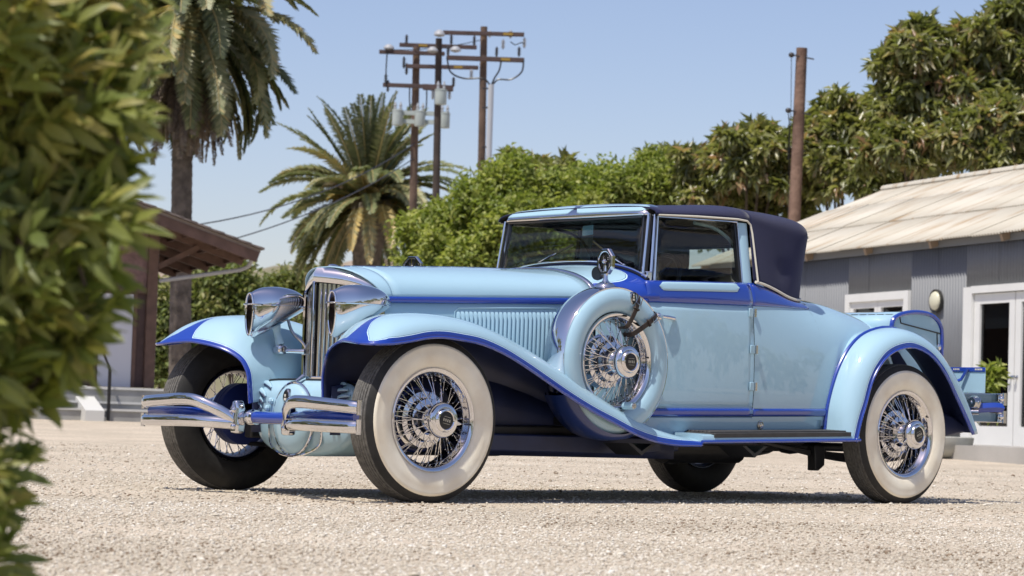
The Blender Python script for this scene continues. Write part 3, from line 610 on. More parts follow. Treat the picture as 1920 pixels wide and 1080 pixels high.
def can(root, loc, u, v0, v1, wpx, d, o=-.45):
    p = loc(u, v1, o); q_ = loc(u, v0, o); h = q_[2]-p[2]; r = wpx*.5*d/FPX; g = G()
    g.lathe([(.001, 0), (r*.95, 0), (r, h*.05), (r, h*.92), (r*1.06, h*.93), (r*1.06, h), (r*.6, h*1.04), (.001, h*1.05)], p, 'z', 18); c = g.build('transformer', MTN, root)
    for k in (-.5, .5): g = G(); g.lathe([(.03, 0), (.05, .06), (.03, .09), (.05, .14), (.03, .18), (.015, .24)], (p[0]+R0.x*k*r, p[1]+R0.y*k*r, p[2]+h), 'z', 8); g.build('bushing', MCER, c)
def cable(root, pts, r=.02, name='cable'):
    g = G(); g.tube(cr(pts, 6), r, n=5); g.build(name, MBK, root)
d = 74
r1, l1 = pole('reddish utility pole carrying a rack of three grey transformers', 774, 781, 88, d, 14.5, MPO)
arm(r1, l1, 711, 97, 834, 101); arm(r1, l1, 762, 124, 897, 127, tagp=(.66, .78)); arm(r1, l1, 718, 159, 850, 164); arm(r1, l1, 749, 84, 894, 89, o=.25, tagp=(.25, .36))
g = G(); g.beam(l1(736, 211, -.3), l1(842, 214, -.3), .10, .12); g.beam(l1(736, 227, -.3), l1(842, 230, -.3), .10, .12); g.build('transformer_rack', MTN, r1, smooth=False)
for u, v0, v1 in ((745, 206, 235), (787, 208, 237), (833, 212, 240)): can(r1, l1, u, v0, v1, 20, d)
for u, v in ((729, 93), ): ins(r1, l1, u, v, 'cap')
for u, v in ((762, 84), (846, 84), (889, 86)): ins(r1, l1, u, v, 'dark', o=.25)
for u, v in ((757, 128), (762, 140), (723, 160), (727, 172)): ins(r1, l1, u, v, 'dark', .34)
cable(r1, [l1(726, 97, -.3), l1(724, 130, -.3), l1(724, 160, -.3)]); cable(r1, [l1(768, 164), l1(768, 190), l1(770, 212)]); cable(r1, [l1(800, 164), l1(800, 190), l1(798, 212)])
r2, l2 = pole('dark utility pole with a single grey transformer can, middle of three', 818, 823, 72, d-2, 13.5, MPD)
arm(r2, l2, 793, 163, 850, 166, th=.16); can(r2, l2, 826, 168, 196, 22, d-2, -.5)
for u, v in ((811, 98), (854, 97)): ins(r2, l2, u, v, 'cap')
for u, v, dn in ((812, 168, True), (843, 168, True), (850, 163, False), (840, 104, False), (884, 130, True)): ins(r2, l2, u, v, 'dark' if not dn else 'grey', .28, down=dn)
ins(r2, l2, 824, 68, 'cap')
cable(r2, [l2(838, 108, -.3), l2(845, 135, -.3), l2(870, 147, -.3), l2(905, 147, -.3), l2(918, 158, -.3)], .025)
r3, l3 = pole('brown utility pole with a grey conduit pipe, rightmost of the three behind the bonnet', 902, 907.5, 50, d-1, 14, MPO)
arm(r3, l3, 831, 61, 983, 65, tagp=(.74, .86)); arm(r3, l3, 837, 108, 983, 113, tagp=(.70, .82), th=.13)
for u, v, k, h in ((824, 66, 'cap', 0), (918, 70, 'grey', .2), (957, 72, 'grey', .24), (931, 106, 'dark', .28), (943, 92, 'grey', .28), (973, 106, 'dark', .28), (983, 90, 'grey', .30)): ins(r3, l3, u, v, k, h or .3)
g = G(); g.tube([l3(921, 158, -.3), l3(918, 250, -.3), l3(914, 380, -.3), l3(913, 430, -.3)], .085, n=10); g.build('conduit', mat('conduit_grey', (.48, .50, .53, 1), .4), r3)
for v in (166, 202, 276): g = G(); g.beam(l3(904, v, -.3), l3(922, v, -.3), .05, .05); g.build('conduit_clamp', MIN, r3, smooth=False)
cable(r3, [l3(982, 113, -.3), l3(978, 135, -.3), l3(958, 149, -.3), l3(935, 149, -.3), l3(924, 158, -.3)], .025); cable(r3, [l3(940, 113, -.3), l3(936, 132, -.3), l3(928, 145, -.3), l3(922, 158, -.3)], .025); cable(r3, [l3(957, 78, -.3), l3(966, 84, -.3), l3(978, 80, -.3), l3(983, 84, -.3)], .015)
r4, l4 = pole('weathered bare wooden pole with two side insulators beside the canvas top', 1479, 1503.5, 90, 58, 22.5, mat('pole_weathered', (.26, .165, .12, 1), .9, noise=(2.2, .5, (.12, .07, .05, 1)), bump=(9, .8, .03)))
for u, v in ((1486, 103), (1480, 207)):
    g = G(); g.beam(l4(u, v, -.1), l4(u+40, v+8, -.1), .03, .03); g.build('bolt', MIN, r4, smooth=False)
    g = G(); g.ell(l4(u-2, v, -.1), (.07, .07, .06), 10, 8); g.build('insulator', MIN, r4)
cable(r4, [l4(1484, 105, -.1), l4(1483, 200, -.1), l4(1480, 300, -.1), l4(1477, 400, -.1)], .008, 'ground_wire'); cable(r4, [l4(1478, 210, -.1), l4(1480, 240, -.1), l4(1478, 300, -.1)], .012, 'ground_wire')
def wire(label, a, b, sag, r=.016):
    a, b = Vector(a), Vector(b); P = [a+(b-a)*t-Vector((0, 0, sag*4*t*(1-t))) for t in np.linspace(0, 1, 20)]
    g = G(); g.tube([tuple(p) for p in P], r, n=5); return tag(g.build('overhead_wire', MBK), label, 'wire', 'overhead wires')
wire('upper of two overhead wires crossing the sky left of the date palm', ray(270, 432, 52), ray(779, 268, 74), .5)
wire('lower of two overhead wires, just above the hut roof', ray(270, 486, 52), ray(778, 296, 74), .4)
wire('thin overhead wire strung between the tops of the power poles', ray(729, 93, 74), ray(905, 74, 73), .1, .012)

# ---- out-of-focus shrub close to the camera
def leaves2(pos, axis, nrm, L, W):
    sdv = unit(np.cross(axis, nrm)); L = L[:, None]; W = W[:, None]; rows_ = []
    for t, w, dr in ((0, .06, 0), (.22, .75, .03), (.5, 1, .02), (.78, .72, -.05), (1, .04, -.14)):
        c = pos+axis*L*t+nrm*L*dr
        rows_ += [c+sdv*W*.5*w+nrm*W*.12*w, c, c-sdv*W*.5*w+nrm*W*.12*w]
    n_ = len(pos); V = np.stack(rows_, 1).reshape(-1, 3); k = (np.arange(n_)*15)[:, None]; F = []
    for i in range(4):
        for j in range(2): F.append(k+np.array([[i*3+j, i*3+j+1, i*3+j+4, i*3+j+3]]))
    return V, np.concatenate(F)
bd_ = 4.15; bx, by = flat(-120, bd_); bush = tag(empty('shrub', (bx, by, 0)), 'large blurred green shrub close to the camera at the left edge', 'shrub')
lob = [(u+(24 if 250 < v < 500 else (-6 if v < 720 else -6)), v, r*1.04) for u, v, r in [(-60, 60, 180), (40, 30, 150), (130, 40, 95), (60, 200, 160), (140, 190, 100), (-50, 330, 190), (70, 360, 130), (140, 330, 80), (0, 480, 170), (100, 470, 95), (50, 590, 130), (120, 600, 65), (-40, 640, 150), (40, 700, 85), (-25, 790, 95), (-10, 860, 52), (-60, 900, 85), (-40, 980, 50), (-20, 1050, 34), (210, 15, 60), (250, 110, 26), (205, 190, 45), (180, 260, 45), (195, 400, 42), (160, 640, 35), (232, 420, 18), (205, 610, 20), (300, 60, 14), (285, 300, 12), (255, 330, 18), (180, 500, 40), (-100, 950, 90)]]
C_ = np.array([(p.x, p.y, p.z) for p in (ray(u, v, bd_+random.uniform(-.08, .14)) for u, v, r in lob)]); Rb = np.array([r*bd_/FPX for u, v, r in lob])
nw = 580; idx = rng.choice(len(lob), nw, p=Rb**2/np.sum(Rb**2)); dv = unit(rng.standard_normal((nw, 3))); wp = C_[idx]+dv*(Rb[idx]*(.35+.65*rng.random(nw)**.5))[:, None]
camr = np.array(R0); toc = -np.array([FH[0], FH[1], 0])
tw = unit(dv*.5+camr*.55+np.array([0, 0, .45])+rng.standard_normal((nw, 3))*.25); per = 8
base = np.repeat(wp, per, 0)+np.repeat(tw, per, 0)*(rng.random((nw*per, 1))*.05-.035); N_ = nw*per
axl = unit(np.repeat(tw, per, 0)*.75+unit(rng.standard_normal((N_, 3)))*.75); nr = unit(rng.standard_normal((N_, 3)))*.7+np.array([0, 0, .7])+toc*.9-camr*.3; nr = unit(nr-axl*np.sum(nr*axl, 1, keepdims=True))
V, F = leaves2(base, axl, nr, .050+.050*rng.random(N_), .012+.013*rng.random(N_))
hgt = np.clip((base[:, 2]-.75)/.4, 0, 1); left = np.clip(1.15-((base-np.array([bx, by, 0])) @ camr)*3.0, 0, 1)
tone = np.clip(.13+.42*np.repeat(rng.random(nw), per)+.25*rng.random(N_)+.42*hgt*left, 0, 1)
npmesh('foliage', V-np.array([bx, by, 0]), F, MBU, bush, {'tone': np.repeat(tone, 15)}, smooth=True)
sv = G()
for k in range(0, nw, 2):
    q_ = wp[k]-np.array([bx, by, 0]); c = C_[idx[k]]-np.array([bx, by, 0]); sv.tube([tuple(c*.6+q_*.4+np.array([0, 0, -.03])), tuple(c*.25+q_*.75), tuple(q_+tw[k]*.02)], [.004, .003, .0015], n=4, cap=False)
sv.build('twigs', MBARK, bush)['kind'] = 'stuff'
for u, v in ((-80, 60), (-60, 330), (-40, 640), (40, 30), (70, 590)):
    p = ray(u, v, bd_+.05); g = G(); g.tube(cr([(0, 0, -.05), ((p.x-bx)*.3, (p.y-by)*.3, p.z*.5), (p.x-bx, p.y-by, p.z)], 4), list(np.linspace(.02, .006, 9)), n=6); g.build('stem', MBARK, bush)
# ================================================================== THE CAR (front axle at x=0, x runs to the tail, near side is -y)
car = tag(empty('vintage_car'), 'two-tone light and dark blue vintage convertible with whitewall tyres parked on gravel', 'car')
WB = 3.493
# ---- wheels
MCD2 = mat('rim_steel', (0.20, 0.20, 0.21, 1), 0.25, 1.0)
def make_wheel(name, drum=True, cover=False):
    w = empty(name, parent=car)
    if not cover:
        prof = [(0.243, -0.066), (0.262, -0.080), (0.295, -0.089), (0.330, -0.088), (0.356, -0.080), (0.372, -0.071), (0.382, -0.064)]
        g = G(); g.lathe(prof+[(0.386, -0.060)], n=72)
        inn = [(0.386, 0.060), (0.382, 0.064), (0.372, 0.071), (0.330, 0.088), (0.295, 0.089), (0.262, 0.080), (0.243, 0.066)]
        g.lathe(inn, n=72); g.build('tyre', MTY, w)
        tp = []; ys = np.linspace(-0.060, 0.060, 8)
        for i in range(7):
            a, b = ys[i], ys[i+1]
            rr = 0.3925-0.006*((a+b)/2/0.06)**2
            tp += [(0.380, a+0.0005), (rr, a+0.002), (rr, b-0.002), (0.380, b-0.0005)]
        G().lathe(tp, n=96).build('tread', MTR, w, angle=25)
        ww = [(0.243, -0.068), (0.250, -0.076), (0.262, -0.0825), (0.290, -0.0912), (0.315, -0.0925), (0.338, -0.0885), (0.343, -0.0895), (0.347, -0.0875), (0.354, -0.0835), (0.356, -0.079)]
        G().lathe(ww, n=72).build('whitewall', MWW, w, angle=60)
    else:
        cp = [(0.248, -0.060), (0.256, -0.078), (0.270, -0.090), (0.295, -0.099), (0.325, -0.099), (0.348, -0.090), (0.363, -0.076), (0.367, -0.066)]
        G().lathe(cp, n=80).build('tyre_cover', MLB, w, angle=60)
        cb = [(0.366, -0.070), (0.371, -0.071), (0.374, -0.066), (0.379, -0.03), (0.381, 0.0), (0.379, 0.03), (0.372, 0.066), (0.36, 0.08), (0.30, 0.09), (0.24, 0.07)]
        G().lathe(cb, n=80).build('cover_band', MCH, w, angle=60)
    rim = [(0.206, -0.036), (0.208, -0.045), (0.216, -0.052), (0.219, -0.064), (0.226, -0.073), (0.233, -0.078), (0.240, -0.079), (0.245, -0.074), (0.245, -0.064)]
    G().lathe(rim, n=72).build('rim', MCH, w, angle=50)
    G().lathe([(0.240, 0.066), (0.240, 0.074), (0.228, 0.072), (0.216, 0.055), (0.205, 0.02), (0.203, -0.02), (0.206, -0.037)], n=60).build('rim_well', MCD2, w, angle=50)
    hub = [(0.060, -0.125), (0.050, -0.118), (0.050, -0.095), (0.062, -0.080), (0.066, -0.060), (0.072, -0.045), (0.098, -0.038), (0.102, -0.026), (0.106, -0.012), (0.132, -0.006), (0.136, 0.010), (0.140, 0.030), (0.05, 0.034)]
    G().lathe(hub, n=48).build('hub', MCH, w, angle=30)
    g = G(); nn = 16
    def sp(r0, y0, a0, r1, y1, a1):
        g.tube([(r0*math.cos(a0), y0, r0*math.sin(a0)), (r1*math.cos(a1), y1, r1*math.sin(a1))], 0.0018, n=5, cap=False)
        g.ell((r1*math.cos(a1)*0.985, y1, r1*math.sin(a1)*0.985), (0.005, 0.005, 0.005), 6, 4)
    for i in range(nn):
        a = 2*math.pi*i/nn; d = 0.42
        for s in (1, -1):
            sp(0.053, -0.108, a+s*0.1, 0.204, -0.030, a+s*d*0.62)
            sp(0.100, -0.030, a+0.15+s*0.06, 0.203, 0.012, a+0.15+s*0.30)
    g.build('spokes', MCH, w, angle=60)
    cap = [(0.060, -0.115), (0.080, -0.124), (0.084, -0.134), (0.083, -0.146), (0.077, -0.157), (0.066, -0.163), (0.058, -0.163), (0.056, -0.168), (0.052, -0.174), (0.045, -0.175), (0.041, -0.171)]
    c = G().lathe(cap, n=40).build('hub_cap', MCH, w, angle=30)
    if not cover:
        for s in (1, -1):
            gg = G(); gg.prism([(0.070, -0.012), (0.108, 0.004), (0.106, 0.010), (0.070, 0.020)], lambda a, b: (s*a, -0.150, s*b), lambda a, b: (s*a, -0.136, s*b))
            gg.build('knock_off_ear', MCH, w, bevel=0.002)
    G().lathe([(0.042, -0.1705), (0.02, -0.1725), (0.0005, -0.173)], n=32).build('cap_badge', MBK, w)
    gb = G()
    for i in range(4): gb.box((-0.018+0.012*i, -0.1735, 0), (0.007, 0.002, 0.013))
    gb.box((0, -0.1735, 0.016), (0.040, 0.002, 0.002)); gb.box((0, -0.1735, -0.016), (0.040, 0.002, 0.002))
    gb.build('badge_lettering', MCD, w, smooth=False)
    if drum:
        G().lathe([(0.06, 0.034), (0.148, 0.040), (0.156, 0.048), (0.156, 0.066), (0.150, 0.070), (0.156, 0.074), (0.156, 0.092), (0.150, 0.096), (0.156, 0.100), (0.156, 0.13), (0.12, 0.14), (0.05, 0.145)], n=48).build('brake_drum', mat('drum_blue', (0.010, 0.02, 0.11, 1), 0.4), w, angle=30)
    g = G(); g.tube([(0.222, -0.06, 0.03), (0.214, -0.085, 0.028)], 0.004, n=6); g.build('valve_stem', MBK, w)
    return w
def copy_tree(o, parent):
    c = o.copy(); col.objects.link(c); c.parent = parent
    for ch in o.children: 
        k = ch.copy(); col.objects.link(k); k.parent = c
    return c
ZW = 0.387
w1 = make_wheel('wheel'); w1.location = (0.01, -0.735, ZW); w1.rotation_euler = (0, R(12), R(-3))
w2 = copy_tree(w1, car); w2.location = (0.0, 0.745, ZW); w2.rotation_euler = (0, R(40), R(180-3))
w3 = copy_tree(w1, car); w3.location = (WB, -0.765, ZW); w3.rotation_euler = (0, R(-20), 0)
w4 = copy_tree(w1, car); w4.location = (WB, 0.765, ZW); w4.rotation_euler = (0, R(70), R(180))
sp1 = make_wheel('spare_wheel', False, True); sp1.location = (1.215, -0.735, 0.705)
sp2 = copy_tree(sp1, car); sp2.location = (1.215, 0.735, 0.705); sp2.rotation_euler = (0, 0, R(180))
# straps, badge and mirror on the spares
for s in (-1, 1):
    cx, cy, cz = 1.215, s*0.735, 0.705
    for (o, i_) in (((0.125, 0.345), (0.045, 0.175)), ((0.262, 0.252), (0.085, 0.140))):
        o, i_ = np.array(o), np.array(i_); u = (o-i_)/np.linalg.norm(o-i_); perp = np.array([-u[1], u[0]])
        path = []
        for t, h in ((-0.02, 0.03), (0.0, 0.085), (0.2, 0.101), (0.5, 0.108), (0.75, 0.105), (0.9, 0.094), (1.0, 0.08), (1.04, 0.05), (1.05, 0.0)):
            q = i_+(o-i_)*t; path.append((q[0], q[1], h))
        P = cr(path, 5); g = G()
        Q = [[(cx+p[0]+perp[0]*k, cy+s*(p[2]+e), cz+p[1]+perp[1]*k) for k, e in ((-0.013, 0), (-0.012, 0.004), (0.012, 0.004), (0.013, 0))] for p in P]
        g.grid(Q, cv=True); st = g.build('strap', MLE, car)
        g = G(); q = i_+(o-i_)*0.80; fr = []
        for a, b in ((-0.02, -0.018), (0.02, -0.018), (0.02, 0.018), (-0.02, 0.018)):
            fr.append((cx+q[0]+u[0]*a+perp[0]*b, cy+s*0.112, cz+q[1]+u[1]*a+perp[1]*b))
        g.tube(fr, 0.0035, n=6, closed=True); g.build('buckle', MCD, st)
        g = G(); q = i_+(o-i_)*0.55
        g.tube([(cx+q[0]+perp[0]*b, cy+s*h, cz+q[1]+perp[1]*b) for b, h in ((-0.016, 0.106), (-0.014, 0.116), (0.014, 0.116), (0.016, 0.106))], 0.006, n=6); g.build('strap_loop', MLE, st)
    # oval badge
    q = (cx+0.075, cy+s*0.1, cz+0.322)
    g = G(); P = []
    for k in range(24):
        a = 2*math.pi*k/24; P.append([(q[0]+0.019*f*math.cos(a), q[1]+s*h, q[2]+0.032*f*math.sin(a)) for f, h in ((1, -0.012), (1, 0.001), (0.86, 0.004))])
    g.grid(P, cu=True); bd = g.build('badge', MCD, car)
    g = G(); g.ell((q[0], q[1]+s*0.001, q[2]), (0.0165, 0.0035, 0.028)); g.build('badge_enamel', MBK, bd)
    g = G(); g.box((q[0], q[1]+s*0.0045, q[2]-0.008), (0.014, 0.002, 0.010)); g.box((q[0], q[1]+s*0.0045, q[2]+0.006), (0.009, 0.002, 0.010)); g.ell((q[0], q[1]+s*0.0045, q[2]+0.017), (0.004, 0.002, 0.005), 8, 6); g.build('badge_crest', MPI, bd, smooth=False)
    # octagonal mirror: back towards the front
    mx, my, mz = 1.185, s*0.74, 1.185
    g = G(); g.lathe([(0.055, 0), (0.052, 0.01), (0.035, 0.022), (0.018, 0.03), (0.012, 0.045), (0.011, 0.115)], (mx, my, 1.075), 'z', 20)
    mr = g.build('side_mirror', MCH, car, angle=40)
    yaw = R(10)*s; rot = Matrix.Rotation(yaw, 3, 'Z')
    def mp(y, z, x=0): p = rot @ Vector((x, y, z)); return (mx+p.x, my+p.y, mz+p.z+0.02)
    oc = [(math.cos(R(22.5+45*k)), math.sin(R(22.5+45*k))) for k in range(8)]
    g = G(); g.grid([[mp(a*r_, b*r_, x_) for r_, x_ in ((0.070, 0.010), (0.070, -0.006), (0.066, -0.012), (0.058, -0.012), (0.056, -0.004))] for a, b in oc], cu=True)
    g.build('mirror_frame', MCH, mr, smooth=False)
    g = G(); g.prism(oc, lambda a, b: mp(a*0.066, b*0.066, 0.004), lambda a, b: mp(a*0.066, b*0.066, 0.009)); g.build('mirror_glass', MCH, mr, smooth=False)
    g = G(); g.prism(oc, lambda a, b: mp(a*0.062, b*0.062, -0.002), lambda a, b: mp(a*0.062, b*0.062, 0.003)); g.build('mirror_back', MBK, mr, smooth=False)
    g = G()
    for k in range(8): g.beam(mp(0, 0, -0.006), mp(0.06*math.cos(R(45*k)), 0.06*math.sin(R(45*k)), -0.006), 0.007, 0.007)
    P = [mp(0.052*math.cos(R(15*k)), 0.052*math.sin(R(15*k)), -0.007) for k in range(24)]; g.tube(P, 0.004, n=6, closed=True)
    g.ell(mp(0, 0, -0.01), (0.012, 0.012, 0.012), 10, 6); g.build('mirror_spokes', MCH, mr)
    if s < 0:
        g = G(); g.lathe([(0.001, -0.012), (0.034, -0.012), (0.036, 0), (0.030, 0.02), (0.012, 0.035), (0.001, 0.038)], (mx+0.03, my+0.085, mz-0.035), 'x', 20); g.build('spot_lamp', MGU, mr)

# ---- front fenders and rear fenders
zo = ip([(-.45, .723), (-.325, .728), (-.22, .742), (-.1, .765), (0, .772), (.133, .763), (.304, .738), (.445, .69), (.588, .629), (.771, .545), (.957, .465), (1.146, .399), (1.338, .336), (1.495, .306), (1.77, .298), (1.9, .300)])
zc = ip([(-.46, .755), (-.42, .770), (-.312, .823), (-.2, .868), (-.087, .884), (.046, .888), (.215, .877), (.354, .848), (.495, .807), (.639, .755), (.786, .695), (.973, .612), (1.163, .526), (1.357, .447), (1.555, .385), (1.715, .350), (1.9, .336)])
yi = ip([(-.3, .29), (0, .31), (.4, .36), (1.0, .46), (1.9, .56)])
zi = ip([(-.3, .46), (0, .52), (.4, .58), (.8, .52), (1.2, .42), (1.9, .32)])
fe = [(-.235, .285, .44), (-.24, .288, .50), (-.245, .29, .55), (-.25, .30, .60), (-.27, .34, .66), (-.317, .43, .708), (-.374, .58, .738), (-.405, .68, .735), (-.425, .76, .728), (-.42, .82, .724), (-.395, .855, .724), (-.34, .87, .727)]
fe = cr(fe, 4); NT = 33
tt = np.linspace(0, 1, NT)
def resample(P, n):
    P = np.asarray(P); L = np.r_[0, np.cumsum(np.linalg.norm(np.diff(P, axis=0), axis=1))]; L /= L[-1]
    return np.stack([np.interp(np.linspace(0, 1, n), L, P[:, k]) for k in range(3)], 1)
def fsec(X):
    yc = 0.64; Zc, Zo, Yi, Zi = zc(X), zo(X), yi(X), zi(X); pts = []
    for a in np.linspace(-90, 90, 41):
        s_, c_ = math.sin(R(abs(a))), math.cos(R(a))
        if a < 0: pts.append((X, yc-(yc-Yi)*s_**0.9, Zi+(Zc-Zi)*c_**0.75))
        else: pts.append((X, yc+(0.87-yc)*s_**0.85, Zo+(Zc-Zo)*c_**0.8))
    return resample(pts, NT)
F0 = resample(fe, NT)
xs = [-.30, -.20, -.10, 0, .12, .25, .4, .55, .7, .85, 1.0, 1.15, 1.3, 1.45, 1.6, 1.72, 1.80]
st = [F0]
for X in xs:
    S = fsec(X); dx = max(0, (0.1-X)/0.4) if X < 0.1 else 0
    if dx > 0:                                   # lean the first stations to follow the swept leading edge
        off = (F0[:, 0]+0.425)*dx*0.9
        S[:, 0] = S[:, 0]+off*np.linspace(1, 0, NT)**0.6
        for j in range(NT):
            if S[j, 0] < F0[j, 0]+0.02: S[j, 0] = F0[j, 0]+0.02
    st.append(S)
SURF = np.stack([cr([s_[j] for s_ in st], 5) for j in range(NT)], 1)      # (stations, across, 3)
SURF = np.stack([cr(SURF[i], 2) for i in range(len(SURF))], 0)
polyb = [(-.6, .55), (-.40, .585), (-.33, .628), (-.18, .655), (-.30, .695), (-.36, .740), (-.395, .80), (-.6, .85)]
dpaint = np.linalg.norm(SURF-SURF[:, -1:, :], axis=2)-0.028
E0 = SURF[0]
for i in range(SURF.shape[0]):
    for j in range(SURF.shape[1]):
        x_, y_, z_ = SURF[i, j]
        if x_ < 0.0:
            dpaint[i, j] = min(dpaint[i, j], np.min(np.linalg.norm(E0-SURF[i, j], axis=1))-0.024)
            if z_ > .6: dpaint[i, j] = min(dpaint[i, j], seg_dist((x_, y_), polyb))
fen = []
for s in (-1, 1):
    g = G(); g.grid(SURF)
    if s < 0: g.mirror()
    o = g.build('front_fender', MPT, car, solid=0.006, inner=MNV, off=(1 if s < 0 else 1), angle=60)
    o.modifiers['solid'].offset = -1
    at_ = o.data.attributes.new('paint', 'FLOAT', 'POINT'); at_.data.foreach_set('value', dpaint.reshape(-1).astype(np.float32))
    # rolled lip along the edge
    E = np.concatenate([SURF[0, :], SURF[1:, -1]]); E = E[::2].copy(); E[:, 1] *= s
    g = G(); g.tube(E, 0.007, n=8); g.build('fender_lip', MDB, o)
    fen.append(o)
# splash plates under the front fenders
for s in (-1, 1):
    g = G()
    P = [[(x, s*(yi(x)+0.01), z) for z in np.linspace(0.22 if x > 0.1 else 0.30, max(zi(x)+0.05, 0.32), 4)] for x in np.linspace(-0.2, 1.9, 14)]
    g.grid(P); g.build('splash_plate', MNV, car, solid=0.004)
# dark well that takes the bottom of each spare
for s in (-1, 1):
    g = G(); g.lathe([(0.362, s*0.10), (0.388, s*0.085), (0.397, 0), (0.388, -s*0.085), (0.36, -s*0.10)], (1.215, s*0.735, 0.705), 'y', 30, R(207), R(288))
    g.build('spare_well', mat('well_blue', (0.012, 0.03, 0.14, 1), 0.3, coat=0.5), car, angle=60)
    g = G(); g.prism([(0.895, .60), (0.905, .69), (0.93, .70), (1.0, .60)], lambda a, b: (a, s*0.70, b), lambda a, b: (a+0.0, s*0.79, b-0.02)); g.build('spare_cradle', MLB, car, bevel=0.01)
    g = G(); g.lathe([(0.001, 0), (0.018, 0), (0.020, 0.008), (0.020, 0.07)], (1.262, s*0.89-0.0 if s > 0 else -0.89, 0.487), 'y', 16); k = g.build('spare_lock', MLB, car)
    g = G(); g.lathe([(0.001, -0.004), (0.012, -0.004), (0.015, 0)], (1.262, s*0.89, 0.487), 'y', 16); g.build('lock_face', MCD, k)
# rear fenders
Ko = [(3.03, .335), (3.035, .352), (3.068, .456), (3.106, .544), (3.148, .656), (3.205, .743), (3.295, .821), (3.412, .864), (3.531, .872), (3.678, .83), (3.804, .738), (3.908, .611), (4.013, .477), (4.076, .395)]
Kc = [(2.955, .36), (2.960, .41), (2.975, .52), (3.01, .63), (3.065, .745), (3.14, .845), (3.24, .922), (3.36, .966), (3.50, .984), (3.66, .958), (3.82, .885), (3.97, .765), (4.11, .59), (4.205, .41)]
rows = []
for (ox, oz), (kx, kz) in zip(Ko, Kc):
    row = [(kx+0.01, 0.58, kz-0.015), (kx, 0.66, kz-0.004), (kx, 0.715, kz)]
    for a in (15, 30, 45, 60, 72, 82, 90):
        s_, c_ = math.sin(R(a)), math.cos(R(a))
        row.append((ox+(kx-ox)*c_**0.8, 0.72+0.15*s_**0.9, oz+(kz-oz)*c_**0.8))
    rows.append(row)
RS = np.stack([cr([r_[j] for r_ in rows], 5) for j in range(len(rows[0]))], 1)
RS = np.stack([cr(RS[i], 3) for i in range(len(RS))], 0)
for s in (-1, 1):
    V = RS.copy(); V[:, :, 1] *= s
    g = G(); g.grid(V if s > 0 else V[:, ::-1])
    o = g.build('rear_fender', MPT, car, solid=0.006, inner=MNV, angle=60)
    m_ = RS.shape[1]; d = np.linalg.norm(RS - RS[:, -1:, :], axis=2).reshape(-1)
    if s < 0: d = np.linalg.norm(RS - RS[:, -1:, :], axis=2)[:, ::-1].reshape(-1)
    a = o.data.attributes.new('paint', 'FLOAT', 'POINT'); a.data.foreach_set('value', (d-0.026).astype(np.float32))
    g = G(); E = RS[:, -1].copy(); E[:, 1] *= s; g.tube(E[::2], 0.007, n=8); g.build('fender_lip', MDB, o)
    E = RS[2:int(RS.shape[0]*0.66), 7].copy(); E[:, 1] = s*0.706; E[:, 0] -= 0.004
    g = G(); g.tube(E[::2], 0.011, n=8); g.build('fender_piping', MDB, o)
    g = G(); g.prism([(3.88, .36), (4.205, .41), (4.20, .44), (4.07, .50), (3.97, .52)], lambda a, b: (a, s*0.60, b), lambda a, b: (a, s*0.73, b)); g.build('fender_skirt', MNV, o, bevel=0.01)

for s in (-1, 1):
    g = G(); g.prism([(3.493+.50*math.cos(a), .42+.53*math.sin(a)) for a in np.linspace(-.1, math.pi+.1, 20)], lambda a, b: (a, s*.55, b), lambda a, b: (a, s*.56, b)); g.build('wheel_house', MNV, car)
# ---- body shell
rk = lambda x: 0.0243*(x-1.6)
Wd = ip([(1.30, .52), (1.45, .585), (1.6, .642), (1.8, .683), (2.0, .705), (2.35, .722), (2.7, .722), (3.0, .705), (3.3, .672), (3.6, .61), (3.9, .50), (4.1, .40), (4.2, .30)])
Zd = ip([(1.3, 1.5), (2.35, 1.46), (2.6, 1.32), (2.85, 1.205), (3.0, 1.165), (3.3, 1.130), (3.6, 1.080), (3.8, 1.030), (4.0, .95), (4.15, .84), (4.2, .78)])
def side(x, z):
    w = Wd(x)
    if z > 0.6: return w*(max(0, 1-((z-.6)/(Zd(x)-.6))**3.3))**(1/3.3)
    return w*(1-0.025*((.6-z)/.2)**2)
def panel(name, x0, x1, z0, z1, m, off=0.0, nx=16, nz=14, both=True, parent=car, solid=0.004):
    out = []
    for s in ((-1, 1) if both else (-1,)):
        P = []
        for i in range(nx+1):
            row = []
            for j in range(nz+1):
                a = z0(x0+(x1-x0)*i/nx) if callable(z0) else z0+rk(x0+(x1-x0)*i/nx)
                b = z1(x0+(x1-x0)*i/nx) if callable(z1) else z1+rk(x0+(x1-x0)*i/nx)
                x = x0+(x1-x0)*i/nx; z = a+(b-a)*j/nz
                row.append((x, s*(side(x, z)+off), z))
            P.append(row)
        P = np.array(P)
        out.append(G().grid(P if s < 0 else P[:, ::-1]).build(name, m, parent, solid=solid, angle=60))
    return out
ZB0, ZB1 = 1.026, 1.140            # belt moulding (at x=1.6)
zbt = lambda x: ZB1+0.040*(x-1.61)
doors = panel('door', 1.598, 2.342, 0.480, ZB0, MLB)
panel('quarter_panel', 2.346, 2.93, 0.42, ZB0, MLB, solid=0)
panel('cowl_side', 1.335, 1.594, 0.480, 1.02, MLB)
panel('rocker', 1.335, 2.98, 0.34, 0.434, MLB, off=-0.002)
# dark inner shell so that shut lines read
panel('inner_shell', 1.34, 3.0, 0.36, 1.10, MBK, off=-0.022)
